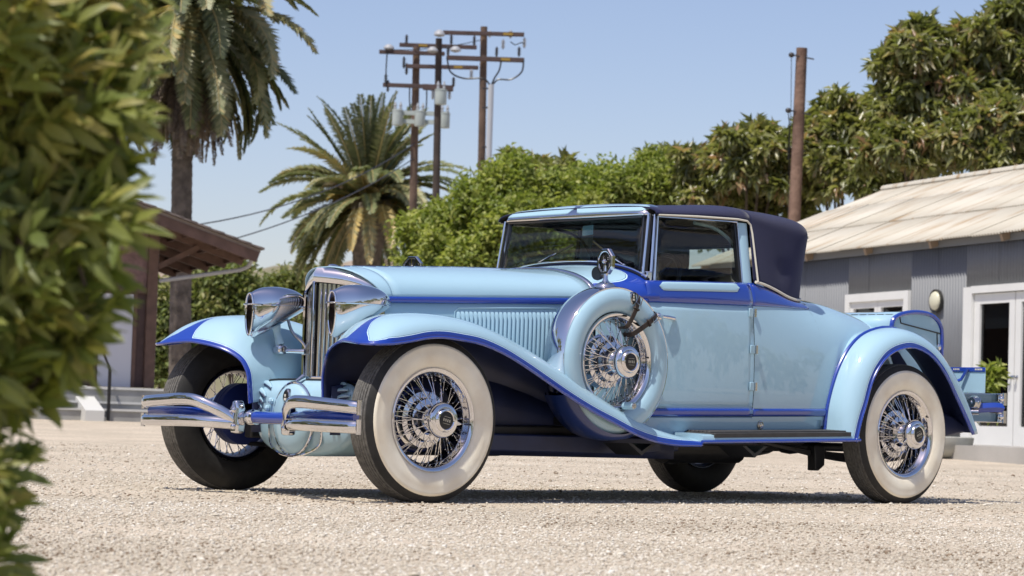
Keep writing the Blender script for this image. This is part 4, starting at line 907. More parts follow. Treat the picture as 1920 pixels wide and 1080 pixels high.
# sill moulding (dark blue) and belt moulding: half-round strips
def strip(name, x0, x1, za, zb, m, bulge, off=0.0, nx=24, parent=car, sides=(-1, 1)):
    res = []
    for s in sides:
        P = []
        for i in range(nx+1):
            x = x0+(x1-x0)*i/nx; a, b = za(x), zb(x); row = []
            for k in range(11):
                t = k/10; z = a+(b-a)*t
                row.append((x, s*(side(x, z)+off+bulge*(1-(2*t-1)**4)), z))
            P.append(row)
        P = np.array(P); res.append(G().grid(P if s < 0 else P[:, ::-1]).build(name, m, parent, solid=0.004, angle=60))
    return res
strip('sill_moulding', 1.42, 2.340, lambda x: .436+rk(x), lambda x: .481+rk(x), MDB, 0.010)
strip('sill_moulding', 2.344, 2.968, lambda x: .436+rk(x), lambda x: .481+rk(x), MDB, 0.010)
dz = lambda x: ZB0+rk(x)-0.001
strip('belt_moulding', 1.600, 2.341, dz, zbt, MDB, 0.014, parent=car)
def zq(x):                             # lower line of the hood cloth behind the door
    return ip([(2.346, 1.170), (2.40, 1.172), (2.49, 1.163), (2.58, 1.145), (2.715, 1.112), (2.80, 1.101), (2.9, 1.098), (3.0, 1.10)])(x)
strip('belt_moulding', 2.345, 2.93, dz, lambda x: max(zq(x), dz(x)+0.012), MDB, 0.014)
# light inlay on the door belt
for s in (-1, 1):
    P = []
    for i in range(25):
        x = 1.675+(2.245-1.675)*i/24; e = min(i, 24-i)/24; h = 0.5*0.046*math.sqrt(max(0, 1-(max(0, 1-e*16))**2)); zm = zbt(x)-0.026
        P.append([(x, s*(side(x, zm+k*h)+0.0165+0.002*(1-k*k)), zm+k*h-0.003) for k in np.linspace(-1, 1, 5)])
    P = np.array(P); G().grid(P if s < 0 else P[:, ::-1]).build('belt_inlay', MLB, car, solid=0.003, angle=60)
# rear deck: one rounded shell from behind the hood to the tail
P = []
for x in list(np.linspace(2.93, 4.1, 30))+[4.14, 4.17, 4.19]:
    row = []; w, zd = Wd(x), Zd(x)
    if x > 4.1: k = math.sqrt(max(0, 1-((x-4.1)/0.095)**2)); w *= k; zd = .6+(zd-.6)*k
    for a in np.linspace(-1, 1, 41):
        th = a*math.pi/2; cs, sn = math.cos(th), math.sin(th)
        row.append((x, w*math.copysign(abs(sn)**(2/3.3), sn), .6+(zd-.6)*abs(cs)**(2/3.3)))
    row = [(x, row[0][1]*(1-.025*.81), .42), (x, row[0][1]*(1-.025*.25), .50)]+row+[(x, row[-1][1]*(1-.025*.25), .50), (x, row[-1][1]*(1-.025*.81), .42)]
    P.append(row)
G().grid(np.array(P)[:, ::-1]).build('rear_deck', MLB, car, angle=60)
g = G(); g.prism([(-.5, .42), (.5, .42), (.42, .9), (-.42, .9)], lambda a, b: (4.10, a, b), lambda a, b: (4.13, a, b)); g.build('tail_panel', MLB, car, bevel=0.02)
# ---- door furniture
for s in (-1, 1):
    for z in (1.008, 0.812, 0.615):
        x = 2.344; y = s*(side(x, z)+0.002)
        g = G(); g.tube([(x+0.004, y+s*0.011, z-0.022), (x+0.004, y+s*0.011, z+0.022)], 0.0085, n=10); h = g.build('hinge', MCH, car)
        g = G(); g.box((x-0.022, y+s*0.004, z), (0.034, 0.008, 0.046)); g.build('hinge_leaf', MLB, h, bevel=0.003)
    x, z = 1.70, 0.955; y = s*side(x, z)
    g = G(); g.lathe([(0.001, s*0.008), (0.016, s*0.006), (0.020, 0)], (x-0.03, y, z), 'y', 16); g.tube([(x-0.03, y, z), (x-0.03, y+s*0.024, z)], 0.008, n=8)
    g.tube(cr([(x-0.035, y+s*0.025, z), (x+0.0, y+s*0.027, z-0.002), (x+0.05, y+s*0.024, z-0.006), (x+0.075, y+s*0.018, z-0.010)], 4), [0.010]*5+[0.011]*5+[0.009, 0.008, 0.006], n=8)
    g.build('door_handle', MCH, car)
    x, z = 2.42, 0.428+rk(2.42)-0.035; y = s*side(x, z)
    g = G(); g.lathe([(0.001, s*0.006), (0.012, s*0.005), (0.014, s*0.002), (0.018, s*0.005), (0.023, s*0.004), (0.024, -0.002)], (x, y, z), 'y', 24); g.build('sill_cap', MCD, car)

# ---- bonnet, cowl, radiator
hw = ip([(-.1, .245), (.05, .272), (.3, .315), (.6, .365), (.9, .415), (1.2, .475), (1.33, .515), (1.45, .565), (1.6, .632), (1.66, .65)])
zt = ip([(-.12, 1.085), (-.05, 1.112), (.05, 1.121), (.3, 1.135), (.865, 1.168), (1.22, 1.182), (1.33, 1.188), (1.45, 1.205), (1.6, 1.228), (1.7, 1.236)])
zs = lambda x: 0.972+0.045*x              # stripe line
def hood_pt(x, a):                        # a: -1 (near stripe) .. 0 top .. 1 (far stripe)
    th = a*math.pi/2; cs, sn = math.cos(th), math.sin(th); n_ = 2/2.25
    return (x, hw(x)*math.copysign(abs(sn)**n_, sn), zs(x)+(zt(x)-zs(x))*abs(cs)**n_)
def hood(name, x0, x1, nx, m, half=None, lead=None, trail=None):
    aa = np.linspace(-1, 1, 49)
    if half == -1: aa = np.linspace(-1, -0.012, 25)
    if half == 1: aa = np.linspace(0.012, 1, 25)
    P = []
    for i in range(nx+1):
        row = []
        for a in aa:
            xa = x0+(lead(a) if lead else 0); xb = x1+(trail(a) if trail else 0); x = xa+(xb-xa)*i/nx
            row.append(hood_pt(x, a))
        P.append(row)
    return G().grid(np.array(P)).build(name, m, car, solid=0.004, angle=60, off=1)
vee = lambda a: 0.165*abs(a)**1.4
hood('hood_nose', -0.030, 0.118, 6, MLB, lead=lambda a: 0.150*abs(a)**1.5, trail=lambda a: 0.05*abs(a))
for h in (-1, 1): hood('bonnet_top', 0.119, 1.318, 22, MLB, half=h, lead=lambda a: 0.05*abs(a))
cw = hood('cowl', 1.345, 1.70, 12, MPT)
def cowlpaint(c):
    a = abs(c.y)/hw(c.x); return 0.06*(1-(max(0, c.x-1.44)/0.175)**3-(max(0, a-.45)/.46)**3)
set_paint(cw, cowlpaint)
P = np.array([[hood_pt(x, a) for a in np.linspace(-1.0, 1.0, 41)] for x in np.linspace(1.319, 1.344, 4)]); P[1:3, :, 2] += 0.006
G().grid(P).build('cowl_band', MCH, car, solid=0.01, off=1, angle=60)
P = np.array([[hood_pt(x, a) for a in np.linspace(-0.97, 0.97, 21)] for x in np.linspace(0.05, 1.6, 12)]); P[:, :, 2] -= 0.02; P[:, :, 1] *= 0.96
G().grid(P).build('bonnet_liner', MBK, car, angle=60)
g = G(); g.tube([hood_pt(x, 0.0)[:2]+(zt(x)+0.003,) for x in np.linspace(0.10, 1.33, 20)], 0.006, n=8); hg = g.build('bonnet_hinge', MCH, car)
g = G()
for k in range(14): x = 0.16+k*0.083; g.box((x, -0.010, zt(x)+0.0035), (0.05, 0.012, 0.004))
g.build('hinge_leaves', MLB, hg, smooth=False)
for s in (-1, 1):                         # bonnet sides, stripe, louvres
    P = np.array([[(x, s*hw(x), zs(x)-0.03-t*(zs(x)-0.03-0.50)) for t in np.linspace(0, 1, 8)] for x in np.linspace(0.10, 1.335, 24)])
    hs = G().grid(P if s > 0 else P[:, ::-1]).build('bonnet_side', MLB, car, solid=0.004, angle=60)
    P = []
    for x in np.linspace(0.10, 1.60, 32):
        P.append([(x, s*(hw(x)+0.009*(1-(2*t-1)**4)+0.001), zs(x)-0.032+0.034*t) for t in np.linspace(0, 1, 9)])
    P = np.array(P); G().grid(P if s < 0 else P[:, ::-1]).build('bonnet_stripe', MDB, car, solid=0.003, angle=60)
    # raised louvre panel frame
    fr = []
    x0, x1 = 0.525, 1.150
    zA = lambda x: zs(x)-0.052; zB_ = lambda x: zs(x)-0.40
    loop = [(x0+0.02, zA(x0)), (x1-0.03, zA(x1)), (x1, zA(x1)-0.03), (x1, zB_(x1)), (x0, zB_(x0)), (x0, zA(x0)-0.02)]
    g = G(); g.tube([(x, s*(hw(x)+0.001), z) for x, z in loop], 0.004, n=6, closed=True); g.build('louvre_frame', MLB, hs)
    n = 25
    for k in range(n):
        x = x0+0.018+(x1-x0-0.03)*k/(n-1); pitch = (x1-x0-0.03)/(n-1); z1, z0 = zA(x)-0.016, zB_(x)+0.01
        P = []
        for z, f in ((z1, 0.0), (z1-0.008, 0.6), (z1-0.02, 1), ((z0+z1)/2, 1), (z0+0.02, 1), (z0, 0.0)):
            P.append([(x-pitch*0.40, s*(hw(x)-0.001), z), (x-pitch*0.30, s*(hw(x)+0.006*f), z), (x-pitch*0.05, s*(hw(x)+0.0125*f), z), (x+pitch*0.28, s*(hw(x)+0.0135*f), z), (x+pitch*0.33, s*(hw(x)+0.001), z)])
        P = np.array(P); G().grid(P if s > 0 else P[:, ::-1]).build('louvre', MLB, hs, angle=50)
# radiator shell: V-shaped chrome
def vee_x(y, z): return -0.082+0.60*abs(y)+(0.02 if z > 1.0 else 0)*0
GH = 0.262
shell_out = [(y, z) for y, z in ((-.275, .56), (-.285, .75), (-.285, .93), (-.272, 1.005), (-.240, 1.054), (-.165, 1.088), (-.08, 1.106), (0, 1.112), (.08, 1.106), (.165, 1.088), (.240, 1.054), (.272, 1.005), (.285, .93), (.285, .75), (.275, .56))]
grill = [(y, z) for y, z in ((-.245, .575), (-.254, .75), (-.254, .92), (-.248, .975), (-.225, 1.006), (-.15, 1.026), (-.08, 1.036), (0, 1.042), (.08, 1.036), (.15, 1.026), (.225, 1.006), (.248, .975), (.254, .92), (.254, .75), (.245, .575))]
so, si = cr(shell_out, 4), cr(grill, 4)
P = []
for (yo, zo_), (yn, zn) in zip(so, si):
    xo = -0.082+0.60*abs(yo)*1.0; xi = -0.082+0.60*abs(yn)
    top = max(0, (zo_-1.0)/0.1)
    xb = xo+0.04+0.02*top
    P.append([(xi+0.02, yn, zn), (xi-0.004, yn, zn), (xi-0.010, yn+(yo-yn)*0.25, zn+(zo_-zn)*0.25), (xi*0.5+xo*0.5-0.006, yn+(yo-yn)*0.65, zn+(zo_-zn)*0.62), (xo+0.012, yo, zo_), (xb, yo*1.0, zo_+0.006*top), (xb+0.05, yo*0.99, zo_+0.010*top)])
rs_ = G().grid(np.array(P)).build('radiator_shell', MCH, car, angle=50)
nb = 12
zt_g = lambda y: np.interp(abs(y), [0, .08, .15, .225, .248, .254], [1.042, 1.036, 1.026, 1.006, .975, .95])
for s in (-1, 1):
    for k in range(nb):
        y = s*(0.012+0.236*(k+0.4)/nb); x = -0.082+0.60*abs(y)+0.012; w_ = 0.0075
        z1 = float(zt_g(y))-0.004
        dy, dx = w_*0.857*s, w_*0.514
        P = []
        for z in (0.577, z1):
            P.append([(x-dx+0.014, y-dy, z), (x-dx+0.001, y-dy, z), (x-dx*0.3-0.007, y-dy*0.5, z), (x+dx*0.5-0.007, y+dy*0.5, z), (x+dx+0.001, y+dy, z), (x+dx+0.014, y+dy, z)])
        G().grid(np.array(P)).build('grille_bar', MCH, rs_, angle=60)
g = G(); g.beam((-0.084, 0, 0.570), (-0.084, 0, 1.045), 0.016, 0.016, up=(1, 0, 0)); g.build('grille_centre_bar', MCH, rs_, bevel=0.004)
g = G()
for s in (-1, 1): g.beam((-0.082, 0, 0.572), (-0.082+0.6*0.262, s*0.262, 0.572), 0.024, 0.018)
g.build('grille_base', MCH, rs_, bevel=0.004)
g = G()
for s in (-1, 1): g.prism([(0, .57), (.25, .57), (.25, 1.0), (.2, 1.02), (0, 1.03)], lambda a, b: (-0.082+0.6*a+0.032, s*a, b), lambda a, b: (-0.082+0.6*a+0.045, s*a, b))
g.build('radiator_core', MBK, rs_, smooth=False)
g = G(); g.tube([(-0.03, 0, 1.113), (0.02, 0, 1.118), (0.075, 0, 1.124)], [0.004, 0.012, 0.006], n=10); g.ell((0.03, 0, 1.126), (0.03, 0.012, 0.010)); g.build('radiator_ornament', MCH, car)

# ---- headlights (helmet-shaped, two slits)
def headlight(s):
    cy = 0.322*s
    top = ip([(-.235, .975), (-.21, .992), (-.17, 1.010), (-.1, 1.022), (-.03, 1.021), (.03, 1.010), (.08, .988), (.12, .955), (.14, .935)])
    bot = ip([(-.235, .785), (-.21, .764), (-.17, .774), (-.1, .806), (-.03, .842), (.03, .873), (.08, .897), (.12, .918), (.14, .927)])
    wid = ip([(-.235, .026), (-.21, .034), (-.17, .054), (-.12, .079), (-.06, .091), (0, .088), (.06, .068), (.11, .034), (.14, .004)])
    P = []
    for x in np.r_[np.linspace(-.225, .12, 26), .13, .137, .14]:
        z1, z0, w = top(x), bot(x), wid(x); zm = z0+(z1-z0)*0.60; row = []
        for a in np.linspace(0, 360, 41)[:-1]:
            c_, s_ = math.cos(R(a)), math.sin(R(a))
            if s_ >= 0: row.append((x, cy+w*math.copysign(abs(c_)**0.85, c_), zm+(z1-zm)*abs(s_)**0.85))
            else:
                q = abs(s_); row.append((x, cy+w*math.copysign(abs(c_)**1.25, c_), zm-(zm-z0)*q**0.9))
        P.append(row)
    h = empty('headlight', parent=car)
    G().grid(np.array(P)[:, ::-1], cv=True).build('lamp_housing', MCH, h, angle=70)
    # bezel and recessed lens
    E = [(-.228, p[1], p[2]) for p in P[0]]
    g = G(); g.tube(E, 0.006, n=8, closed=True); g.build('bezel', MCH, h)
    g = G(); c0 = np.mean(np.array(P[0]), 0)
    Q = [[(-.222, cy+(p[1]-cy)*k, c0[2]+(p[2]-c0[2])*k) if k == 1 else (-.205, cy+(p[1]-cy)*k, c0[2]+(p[2]-c0[2])*k) for k in (1, .8, .01)] for p in P[0]]
    g.grid(np.array(Q), cu=True); g.build('lens', MLENS, h)
    g = G(); zv = 0.928
    V = [(-.238-0.012, -0.012), (-.245, 0.0)]
    poly = [(-.19, -.060), (-.225, -.052), (-.250, -.022), (-.256, 0), (-.250, .022), (-.225, .052), (-.19, .060)]
    g.prism(poly, lambda a, b: (a, cy+b, zv-0.004), lambda a, b: (a, cy+b, zv+0.004)); g.build('visor', MCH, h, bevel=0.002)
    for q in (-1, 1):
        g = G(); g.tube([(x, cy+q*(wid(x)*0.985+0.001), 0.928) for x in np.linspace(-.20, .105, 12)], 0.0032, n=6); g.build('side_rib', MCH, h)
    g = G(); g.tube(cr([(-0.06, cy, 0.845), (-0.055, cy, 0.80), (-0.05, cy-s*0.01, 0.765), (-0.045, cy-s*0.02, 0.735)], 4), [0.022]*4+[0.018]*5+[0.022]*4, n=12); g.build('stem', MLB, h)
    g = G(); g.box((-0.045, cy-s*0.02, 0.712), (0.055, 0.06, 0.045)); g.build('stem_base', MCH, h, bevel=0.012)
    g = G(); g.tube([(-0.045, cy-s*0.03, 0.706), (0.02, s*0.26, 0.706), (0.05, s*0.23, 0.706)], 0.013, n=10)
    g.build('stay', MCH, h)
    g = G(); g.tube(cr([(0.01, cy, 0.87), (0.03, cy-s*0.02, 0.80), (0.07, s*0.255, 0.74), (0.075, s*0.25, 0.69)], 5), 0.008, n=8); g.build('conduit', MCD, h)
    return h
MLENS = mat('lamp_lens', (0.03, 0.022, 0.02, 1), 0.08, coat=1.0)
headlight(-1); headlight(1)
# ---- front apron, differential cover
def ap_out(a):                           # outline of the apron in (y, z), angle a
    c_, s_ = math.cos(a), math.sin(a)
    if s_ >= 0: return (0.395*math.copysign(abs(c_)**0.35, c_), 0.40+0.160*abs(s_)**0.35)
    return (0.395*math.copysign(abs(c_)**0.75, c_), 0.40-0.208*abs(s_)**0.8)
P = []
for k in range(64):
    a = 2*math.pi*k/64; y, z = ap_out(a)
    row = [(0.10, y*1.0, z)]
    for f in (1.0, 0.985, 0.93, 0.8, 0.6, 0.4, 0.2, 0.01):
        row.append((-0.125-0.065*(1-f**3)**0.8+0.04*abs(y*f)-(0.0 if f < 0.99 else -0.03), y*f, 0.39+(z-0.39)*f))
    P.append(row)
ap = G().grid(np.array(P)[::-1], cu=True).build('front_apron', MLB, car, angle=60)
g = G(); g.tube([(-0.105, ap_out(2*math.pi*k/64)[0]*1.004, ap_out(2*math.pi*k/64)[1]+0.002) for k in range(0, 33)], 0.007, n=6); g.build('apron_beading', MBK, ap)
P = []
for k in range(40):
    a = 2*math.pi*k/40; y, z = 0.148*math.cos(a), 0.372+0.172*math.sin(a)
    P.append([(-0.15, y*1.02, 0.372+(z-0.372)*1.02)]+[(-0.180-0.062*math.sqrt(max(0, 1-f**2)), y*f, 0.372+(z-0.372)*f) for f in (1, .97, .9, .75, .55, .3, .01)])
dc = G().grid(np.array(P)[::-1], cu=True).build('differential_cover', MLB, car, angle=60)
g = G(); g.tube([(-0.184, 0.152*math.cos(2*math.pi*k/40), 0.372+0.176*math.sin(2*math.pi*k/40)) for k in range(40)], 0.0075, n=8, closed=True); g.build('cover_trim', MCH, dc)
g = G(); g.tube([(-0.184, 0, 0.545), (-0.13, 0, 0.575)], [0.008, 0.016], n=8); g.build('trim_peak', MCH, dc)
g = G(); g.tube(cr([(-.170, .205, .34), (-.170, .19, .25), (-.186, .10, .205), (-.190, 0, .192), (-.186, -.10, .205), (-.170, -.19, .25), (-.170, -.205, .34)], 5), 0.006, n=6); g.build('lower_trim', MCH, dc)
q = (-0.226, 0.0, 0.475); g = G()
P = [[(q[0]+h+0.06*(math.sin(2*math.pi*k/24)*0.042*f), q[1]+0.026*f*math.cos(2*math.pi*k/24), q[2]+0.042*f*math.sin(2*math.pi*k/24)) for f, h in ((1, .02), (1, -.006), (.84, -.010))] for k in range(24)]
g.grid(np.array(P), cu=True); bd = g.build('front_badge', MCD, car)
g = G(); g.ell((q[0]-.006, 0, q[2]), (0.007, 0.021, 0.035)); g.build('badge_enamel', MBK, bd)
g = G(); g.box((q[0]-.013, 0, q[2]-.010), (.003, .018, .012)); g.box((q[0]-.013, 0, q[2]+.008), (.003, .011, .012)); g.build('badge_crest', MPI, bd, smooth=False)
for s in (-1, 1):                        # curved cooling slots
    for k, (ya_, za_, yb2, zb2) in enumerate(((.330, .545, .215, .520), (.355, .517, .242, .478), (.365, .488, .268, .449), (.368, .460, .283, .420), (.366, .430, .300, .396))):
        pts = [(s*ya_, za_), (s*(ya_*.62+yb2*.38), za_*.80+zb2*.20+.004), (s*(ya_*.25+yb2*.75), za_*.42+zb2*.58+.003), (s*yb2, zb2)]
        def fx(y, z):
            f = min(0.97, max(abs(y)/0.395, abs(z-0.39)/0.165)); return -0.125-0.065*(1-f**3)**0.8+0.04*abs(y)
        pth = cr([(fx(y, z)-0.003, y, z) for y, z in pts], 5)
        n_ = len(pth); g = G(); g.tube(pth, [0.004+0.010*math.sin(math.pi*i/(n_-1)) for i in range(n_)], n=8); sl = g.build('cooling_slot', MLB, ap)
        g = G(); g.tube(pth-np.array([0.007, s*0.004, 0.009]), [0.002+0.007*math.sin(math.pi*i/(n_-1)) for i in range(n_)], n=6); g.build('slot_mouth', MNV, sl)
    for k in range(2):
        g = G(); g.ell((-0.185, s*(0.18+0.028*k), 0.455-0.036*k), (0.016, 0.015, 0.017), 8, 6); g.build('apron_bolt', MLB, ap, angle=20)
# ---- front bumper
def blade(path, hh, m=MCH, name='bumper_blade', parent=car, th=0.011, facing=-1):
    P = []; path = cr(path, 6)
    for i, p in enumerate(path):
        t = path[min(i+1, len(path)-1)]-path[max(i-1, 0)]; t /= np.linalg.norm(t)
        n_ = np.array([-t[1], t[0], 0]); n_ /= np.linalg.norm(n_)
        if n_[0] > 0: n_ = -n_
        up = np.cross(t, n_); up /= np.linalg.norm(up)
        if up[2] < 0: up = -up
        h = hh if np.isscalar(hh) else np.interp(i/(len(path)-1), np.linspace(0, 1, len(hh)), hh)
        P.append([p+up*h*k*0.5+n_*e for k, e in ((-1, 0), (-.95, .006), (-.7, .0145), (-.35, .0195), (0, .021), (.35, .0195), (.7, .0145), (.95, .006), (1, 0), (0, -.004))])
    g = G(); b0 = 0; g.grid(np.array(P), cv=True); n = 10; L = len(P)
    g.f.append(tuple(range(n))); g.f.append(tuple((L-1)*n+k for k in range(n))[::-1])
    return g.build(name, m, parent, angle=50)
fb = empty('front_bumper', parent=car)
for s in (-1, 1):
    up = [(-.47, s*.832, .432), (-.49, s*.78, .436), (-.505, s*.6, .446), (-.51, s*.48, .452), (-.50, s*.38, .448), (-.455, s*.29, .414), (-.405, s*.235, .378), (-.370, s*.205, .345)]
    lo = [(-.47, s*.832, .344), (-.49, s*.78, .344), (-.51, s*.6, .346), (-.50, s*.45, .348), (-.46, s*.32, .346), (-.405, s*.24, .342), (-.370, s*.205, .340)]
    blade(up, 0.060, parent=fb); blade(lo, 0.059, parent=fb)
    g = G(); g.tube(cr([(-.455, s*.80, .39), (-.475, s*.6, .392), (-.455, s*.42, .39), (-.39, s*.26, .375), (-.22, s*.24, .36)], 5), 0.022, n=8); g.build('bumper_spring_bar', MDB, fb)
    for z in (.432, .344):
        g = G(); g.tube([(-.473, s*.842, z-.034), (-.473, s*.842, z+.034)], 0.012, n=10); g.build('blade_end', MCH, fb)
    P = [(-.035, -.075), (.035, -.075), (.045, -.03), (.028, .0), (.042, .045), (.020, .085), (-.020, .085), (-.042, .045), (-.028, .0), (-.045, -.03)]
    g = G(); g.prism(P, lambda a, b: (-.395, s*.20+a*.75, .368+b), lambda a, b: (-.345, s*.20+a*.75, .368+b)); br = g.build('bumper_clamp', MCH, fb, bevel=0.010)
    for z in (.325, .405): g = G(); g.ell((-.397, s*.20, z), (.012, .014, .014), 10, 6); g.build('clamp_bolt', MCH, br)
    g = G(); g.lathe([(.001, -.04), (.036, -.038), (.038, -.02), (.032, -.012), (.038, 0), (.038, .018), (.030, .03)], (-.318, s*.155, .372), 'y', 16); g.build('tube_collar', MCH, fb)
g = G(); g.tube([(-.318, -.17, .372), (-.318, .17, .372)], 0.030, n=16); g.build('bumper_tube', MDB, fb)
g = G()
for s in (-1, 1): g.tube([(-.318, s*.17, .372), (-.10, s*.19, .36)], 0.024, n=10)
g.build('bumper_irons', MDB, fb)

# ---- windscreen
XB, XT = 1.664, 1.705; ZBs, ZTs = 1.215, 1.487
for s in (-1, 1):
    g = G(); g.beam((XB-.012, s*.548, 1.165), (XT-.005, s*.532, 1.492), .050, .020, up=(1, 0, 0)); pl = g.build('windscreen_pillar', MBK, car, bevel=.004)
    g = G(); g.tube([(XB-.026, s*.560, 1.165), (XT-.019, s*.545, 1.49)], .008, n=8); g.build('pillar_bead', MCH, pl)
    g = G(); g.tube([(XB+.008, s*.585, 1.15), (XT+.012, s*.562, 1.49)], .009, n=8); g.build('pillar_bead', MCH, pl)
    g = G(); g.box((XB-.006, s*.580, 1.160), (.040, .026, .060)); g.build('pillar_foot', MCH, pl, bevel=.006)
# lower frame following the cowl
P = [hood_pt(1.665, a) for a in np.linspace(-.72, .72, 25)]
g = G(); g.tube([(x-.022, y, z+.010) for x, y, z in P], .012, n=8); g.build('windscreen_base', MBK, car)
g = G(); g.tube([(x-.030, y, z+.022) for x, y, z in P], .006, n=8); g.build('windscreen_base_bead', MCH, car)
zbase = lambda y: 1.236-0.10*(abs(y)/.6)**2.6
Q = []
for y in np.linspace(-.535, .535, 21):
    z0 = zbase(y)-.012; row = []
    for t in (0, 1):
        z = z0+(ZTs-z0)*t; k = (z-1.2)/.287; yy = y*(1-.03*k); row.append((XB-.016+(XT-XB)*k, yy, z))
    Q.append(row)
G().grid(np.array(Q)).build('windscreen_glass', MGL, car, solid=.004)
# frame around the glass
g = G(); g.tube([(XT-.026, y, ZTs-.006) for y in (-.512, 0, .512)], .009, n=8)
for s in (-1, 1): g.tube([(XB-.010, s*.525, 1.195), (XT-.018, s*.512, ZTs-.006)], .008, n=8)
g.build('glass_frame', MGU, car)
# header: two light blue panels in chrome edging
def hdr(y, t):                           # t 0 lower front edge .. 1 top
    e = max(0, (abs(y)-.485)/.075); b = .022*(1-(y/.545)**2)
    th = t*math.pi/2
    return (XT-.045+.10*(1-math.cos(th))+.05*e*e, y, ZTs-.002+b*t+(.056-.028*e*e)*math.sin(th))
P = np.array([[hdr(y, t) for t in np.linspace(0, 1, 9)] for y in np.linspace(-.56, .56, 41)])
hd = G().grid(P).build('header_rail', MCH, car, solid=.004, angle=60)
for a0, a1 in ((-.535, -.012), (.012, .535)):
    P = []
    for i in range(25):
        y = a0+(a1-a0)*i/24; e = min(i, 24-i)/24; k = math.sqrt(max(0, 1-max(0, 1-e*12)**2))
        P.append([tuple(np.array(hdr(y, .5+.30*k*q))+np.array([-.004, 0, .0045])) for q in np.linspace(-1, 1, 7)])
    G().grid(np.array(P)).build('header_panel', MLB, hd, solid=.003, angle=60, off=1)
# wipers, interior mirror
for (p0, p1) in (((1.645, .255, 1.245), (1.660, -.02, 1.345)), ((1.645, -.415, 1.225), (1.665, -.165, 1.36))):
    p0, p1 = np.array(p0), np.array(p1); g = G()
    g.tube([p0, p0*.6+p1*.4+np.array([-.012, 0, 0]), p0*.35+p1*.65], .0035, n=6); g.ell(tuple(p0), (.012, .012, .010), 8, 6)
    wp = g.build('wiper', MCH, car); d = (p1-p0)
    g = G(); g.beam(tuple(p0+d*.30+np.array([-.004, 0, 0])), tuple(p1+np.array([-.004, 0, 0])), .006, .010); g.build('wiper_blade', MCD, wp)
g = G(); g.box((1.735, -.055, 1.425), (.012, .15, .062), Matrix.Rotation(R(-22), 3, 'Z')); im = g.build('interior_mirror', MBK, car, bevel=.010)
g = G(); g.box((1.727, -.058, 1.425), (.004, .138, .052), Matrix.Rotation(R(-22), 3, 'Z')); g.build('interior_mirror_back', mat('mirror_blue', (.25, .5, .66, 1), .2, coat=1), im)
g = G(); g.tube([(1.74, -.05, 1.44), (1.75, -.05, 1.51)], .006, n=6); g.build('interior_mirror_stem', MCH, im)
# ---- door window: frame, glass
for s in (-1, 1):
    yb = lambda x: side(x, 1.15)*.962; yt = lambda x: .585+.015*(x-1.7)
    A = [(1.685, yb(1.685), 1.138), (1.712, yt(1.7), 1.478), (2.315, yt(2.3), 1.497), (2.318, yb(2.318), 1.160)]
    g = G(); g.tube([(x, s*y, z) for x, y, z in (A[0], A[1], A[2], A[3])], .0075, n=8); wf = g.build('window_frame', MCH, car)
    Q = []
    for i in range(9):
        t = i/8; Q.append([(A[0][0]+(A[3][0]-A[0][0])*t, s*(A[0][1]+(A[3][1]-A[0][1])*t-.006), A[0][2]+(A[3][2]-A[0][2])*t), (A[1][0]+(A[2][0]-A[1][0])*t, s*(A[1][1]+(A[2][1]-A[1][1])*t-.006), A[1][2]+(A[2][2]-A[1][2])*t)])
    G().grid(np.array(Q)).build('door_window', MGL, car, solid=.004)
    g = G(); P = []
    for t in np.linspace(0, 1, 6):
        z = 1.165+(1.492-1.165)*t; y = yb(2.35)+(yt(2.35)-yb(2.35))*t
        P.append([(2.318, s*(y-.03), z), (2.318, s*(y+.004), z), (2.330, s*(y+.014), z), (2.376, s*(y+.016), z), (2.392, s*(y+.004), z), (2.392, s*(y-.03), z)])
    g.grid(np.array(P)); g.build('door_pillar', MLB, car, angle=50)
    g = G(); g.beam((2.305, s*(yb(2.305)-.012), 1.16), (2.300, s*(yt(2.3)-.012), 1.492), .012, .022); g.build('window_channel', MBK, car)
    g = G(); g.tube([(1.70, s*(yt(1.7)+.012), 1.489), (2.0, s*(yt(2)+.014), 1.497), (2.34, s*(yt(2.34)+.016), 1.507)], .007, n=6); g.build('window_head', MGU, car)

# ---- folding top
zr = ip([(1.70, 1.545), (1.85, 1.560), (2.1, 1.582), (2.37, 1.602), (2.5, 1.596), (2.7, 1.592), (2.85, 1.582), (3.0, 1.57)])
ze = ip([(1.70, 1.490), (2.35, 1.505), (2.45, 1.497), (2.6, 1.475), (2.8, 1.455), (3.0, 1.45)])
def ucurve(x0, b, a, rc=.15):
    rc = min(rc, a*.95); out = []
    for t in np.linspace(0, 1, 22)[:-1]: out.append((x0+(b-rc-x0)*t, a))
    for t in np.linspace(0, 90, 11)[:-1]: out.append((b-rc+rc*math.sin(R(t)), a-rc+rc*math.cos(R(t))))
    for t in np.linspace(1, 0, 13)[:-1]: out.append((b, (a-rc)*t))
    H = np.array(out); Lw = H.copy(); Lw[:, 1] *= -1
    return np.concatenate([Lw, [(b, 0)], H[::-1]])
PH = [(abs(math.cos(R(ph)))**(2/4.0), abs(math.sin(R(ph)))**(2/2.7)) for ph in np.linspace(0, 90, 19)]
wr_ = lambda x: .606*(1+.03*(x-1.7))
P = []
for x in np.linspace(1.685, 2.40, 16):
    h_ = [(x, -wr_(x)*k, ze(x)+(zr(x)-ze(x))*h) for k, h in PH]
    P.append(h_+[(x, -y, z) for x, y, z in h_[::-1][1:]])
G().grid(np.array(P)).build('top_roof', MFB, car, solid=.008, inner=MLN, angle=60, off=-1)
roofrows = []
for k, h in PH:
    U = ucurve(2.395, 2.962-(1-k)*0.19, max(.606*k, .001), .15)
    roofrows.append([(x, y*(1+.03*(x-1.7)), ze(x)+(zr(x)-ze(x))*h) for x, y in U])
roofrows = np.array(roofrows)
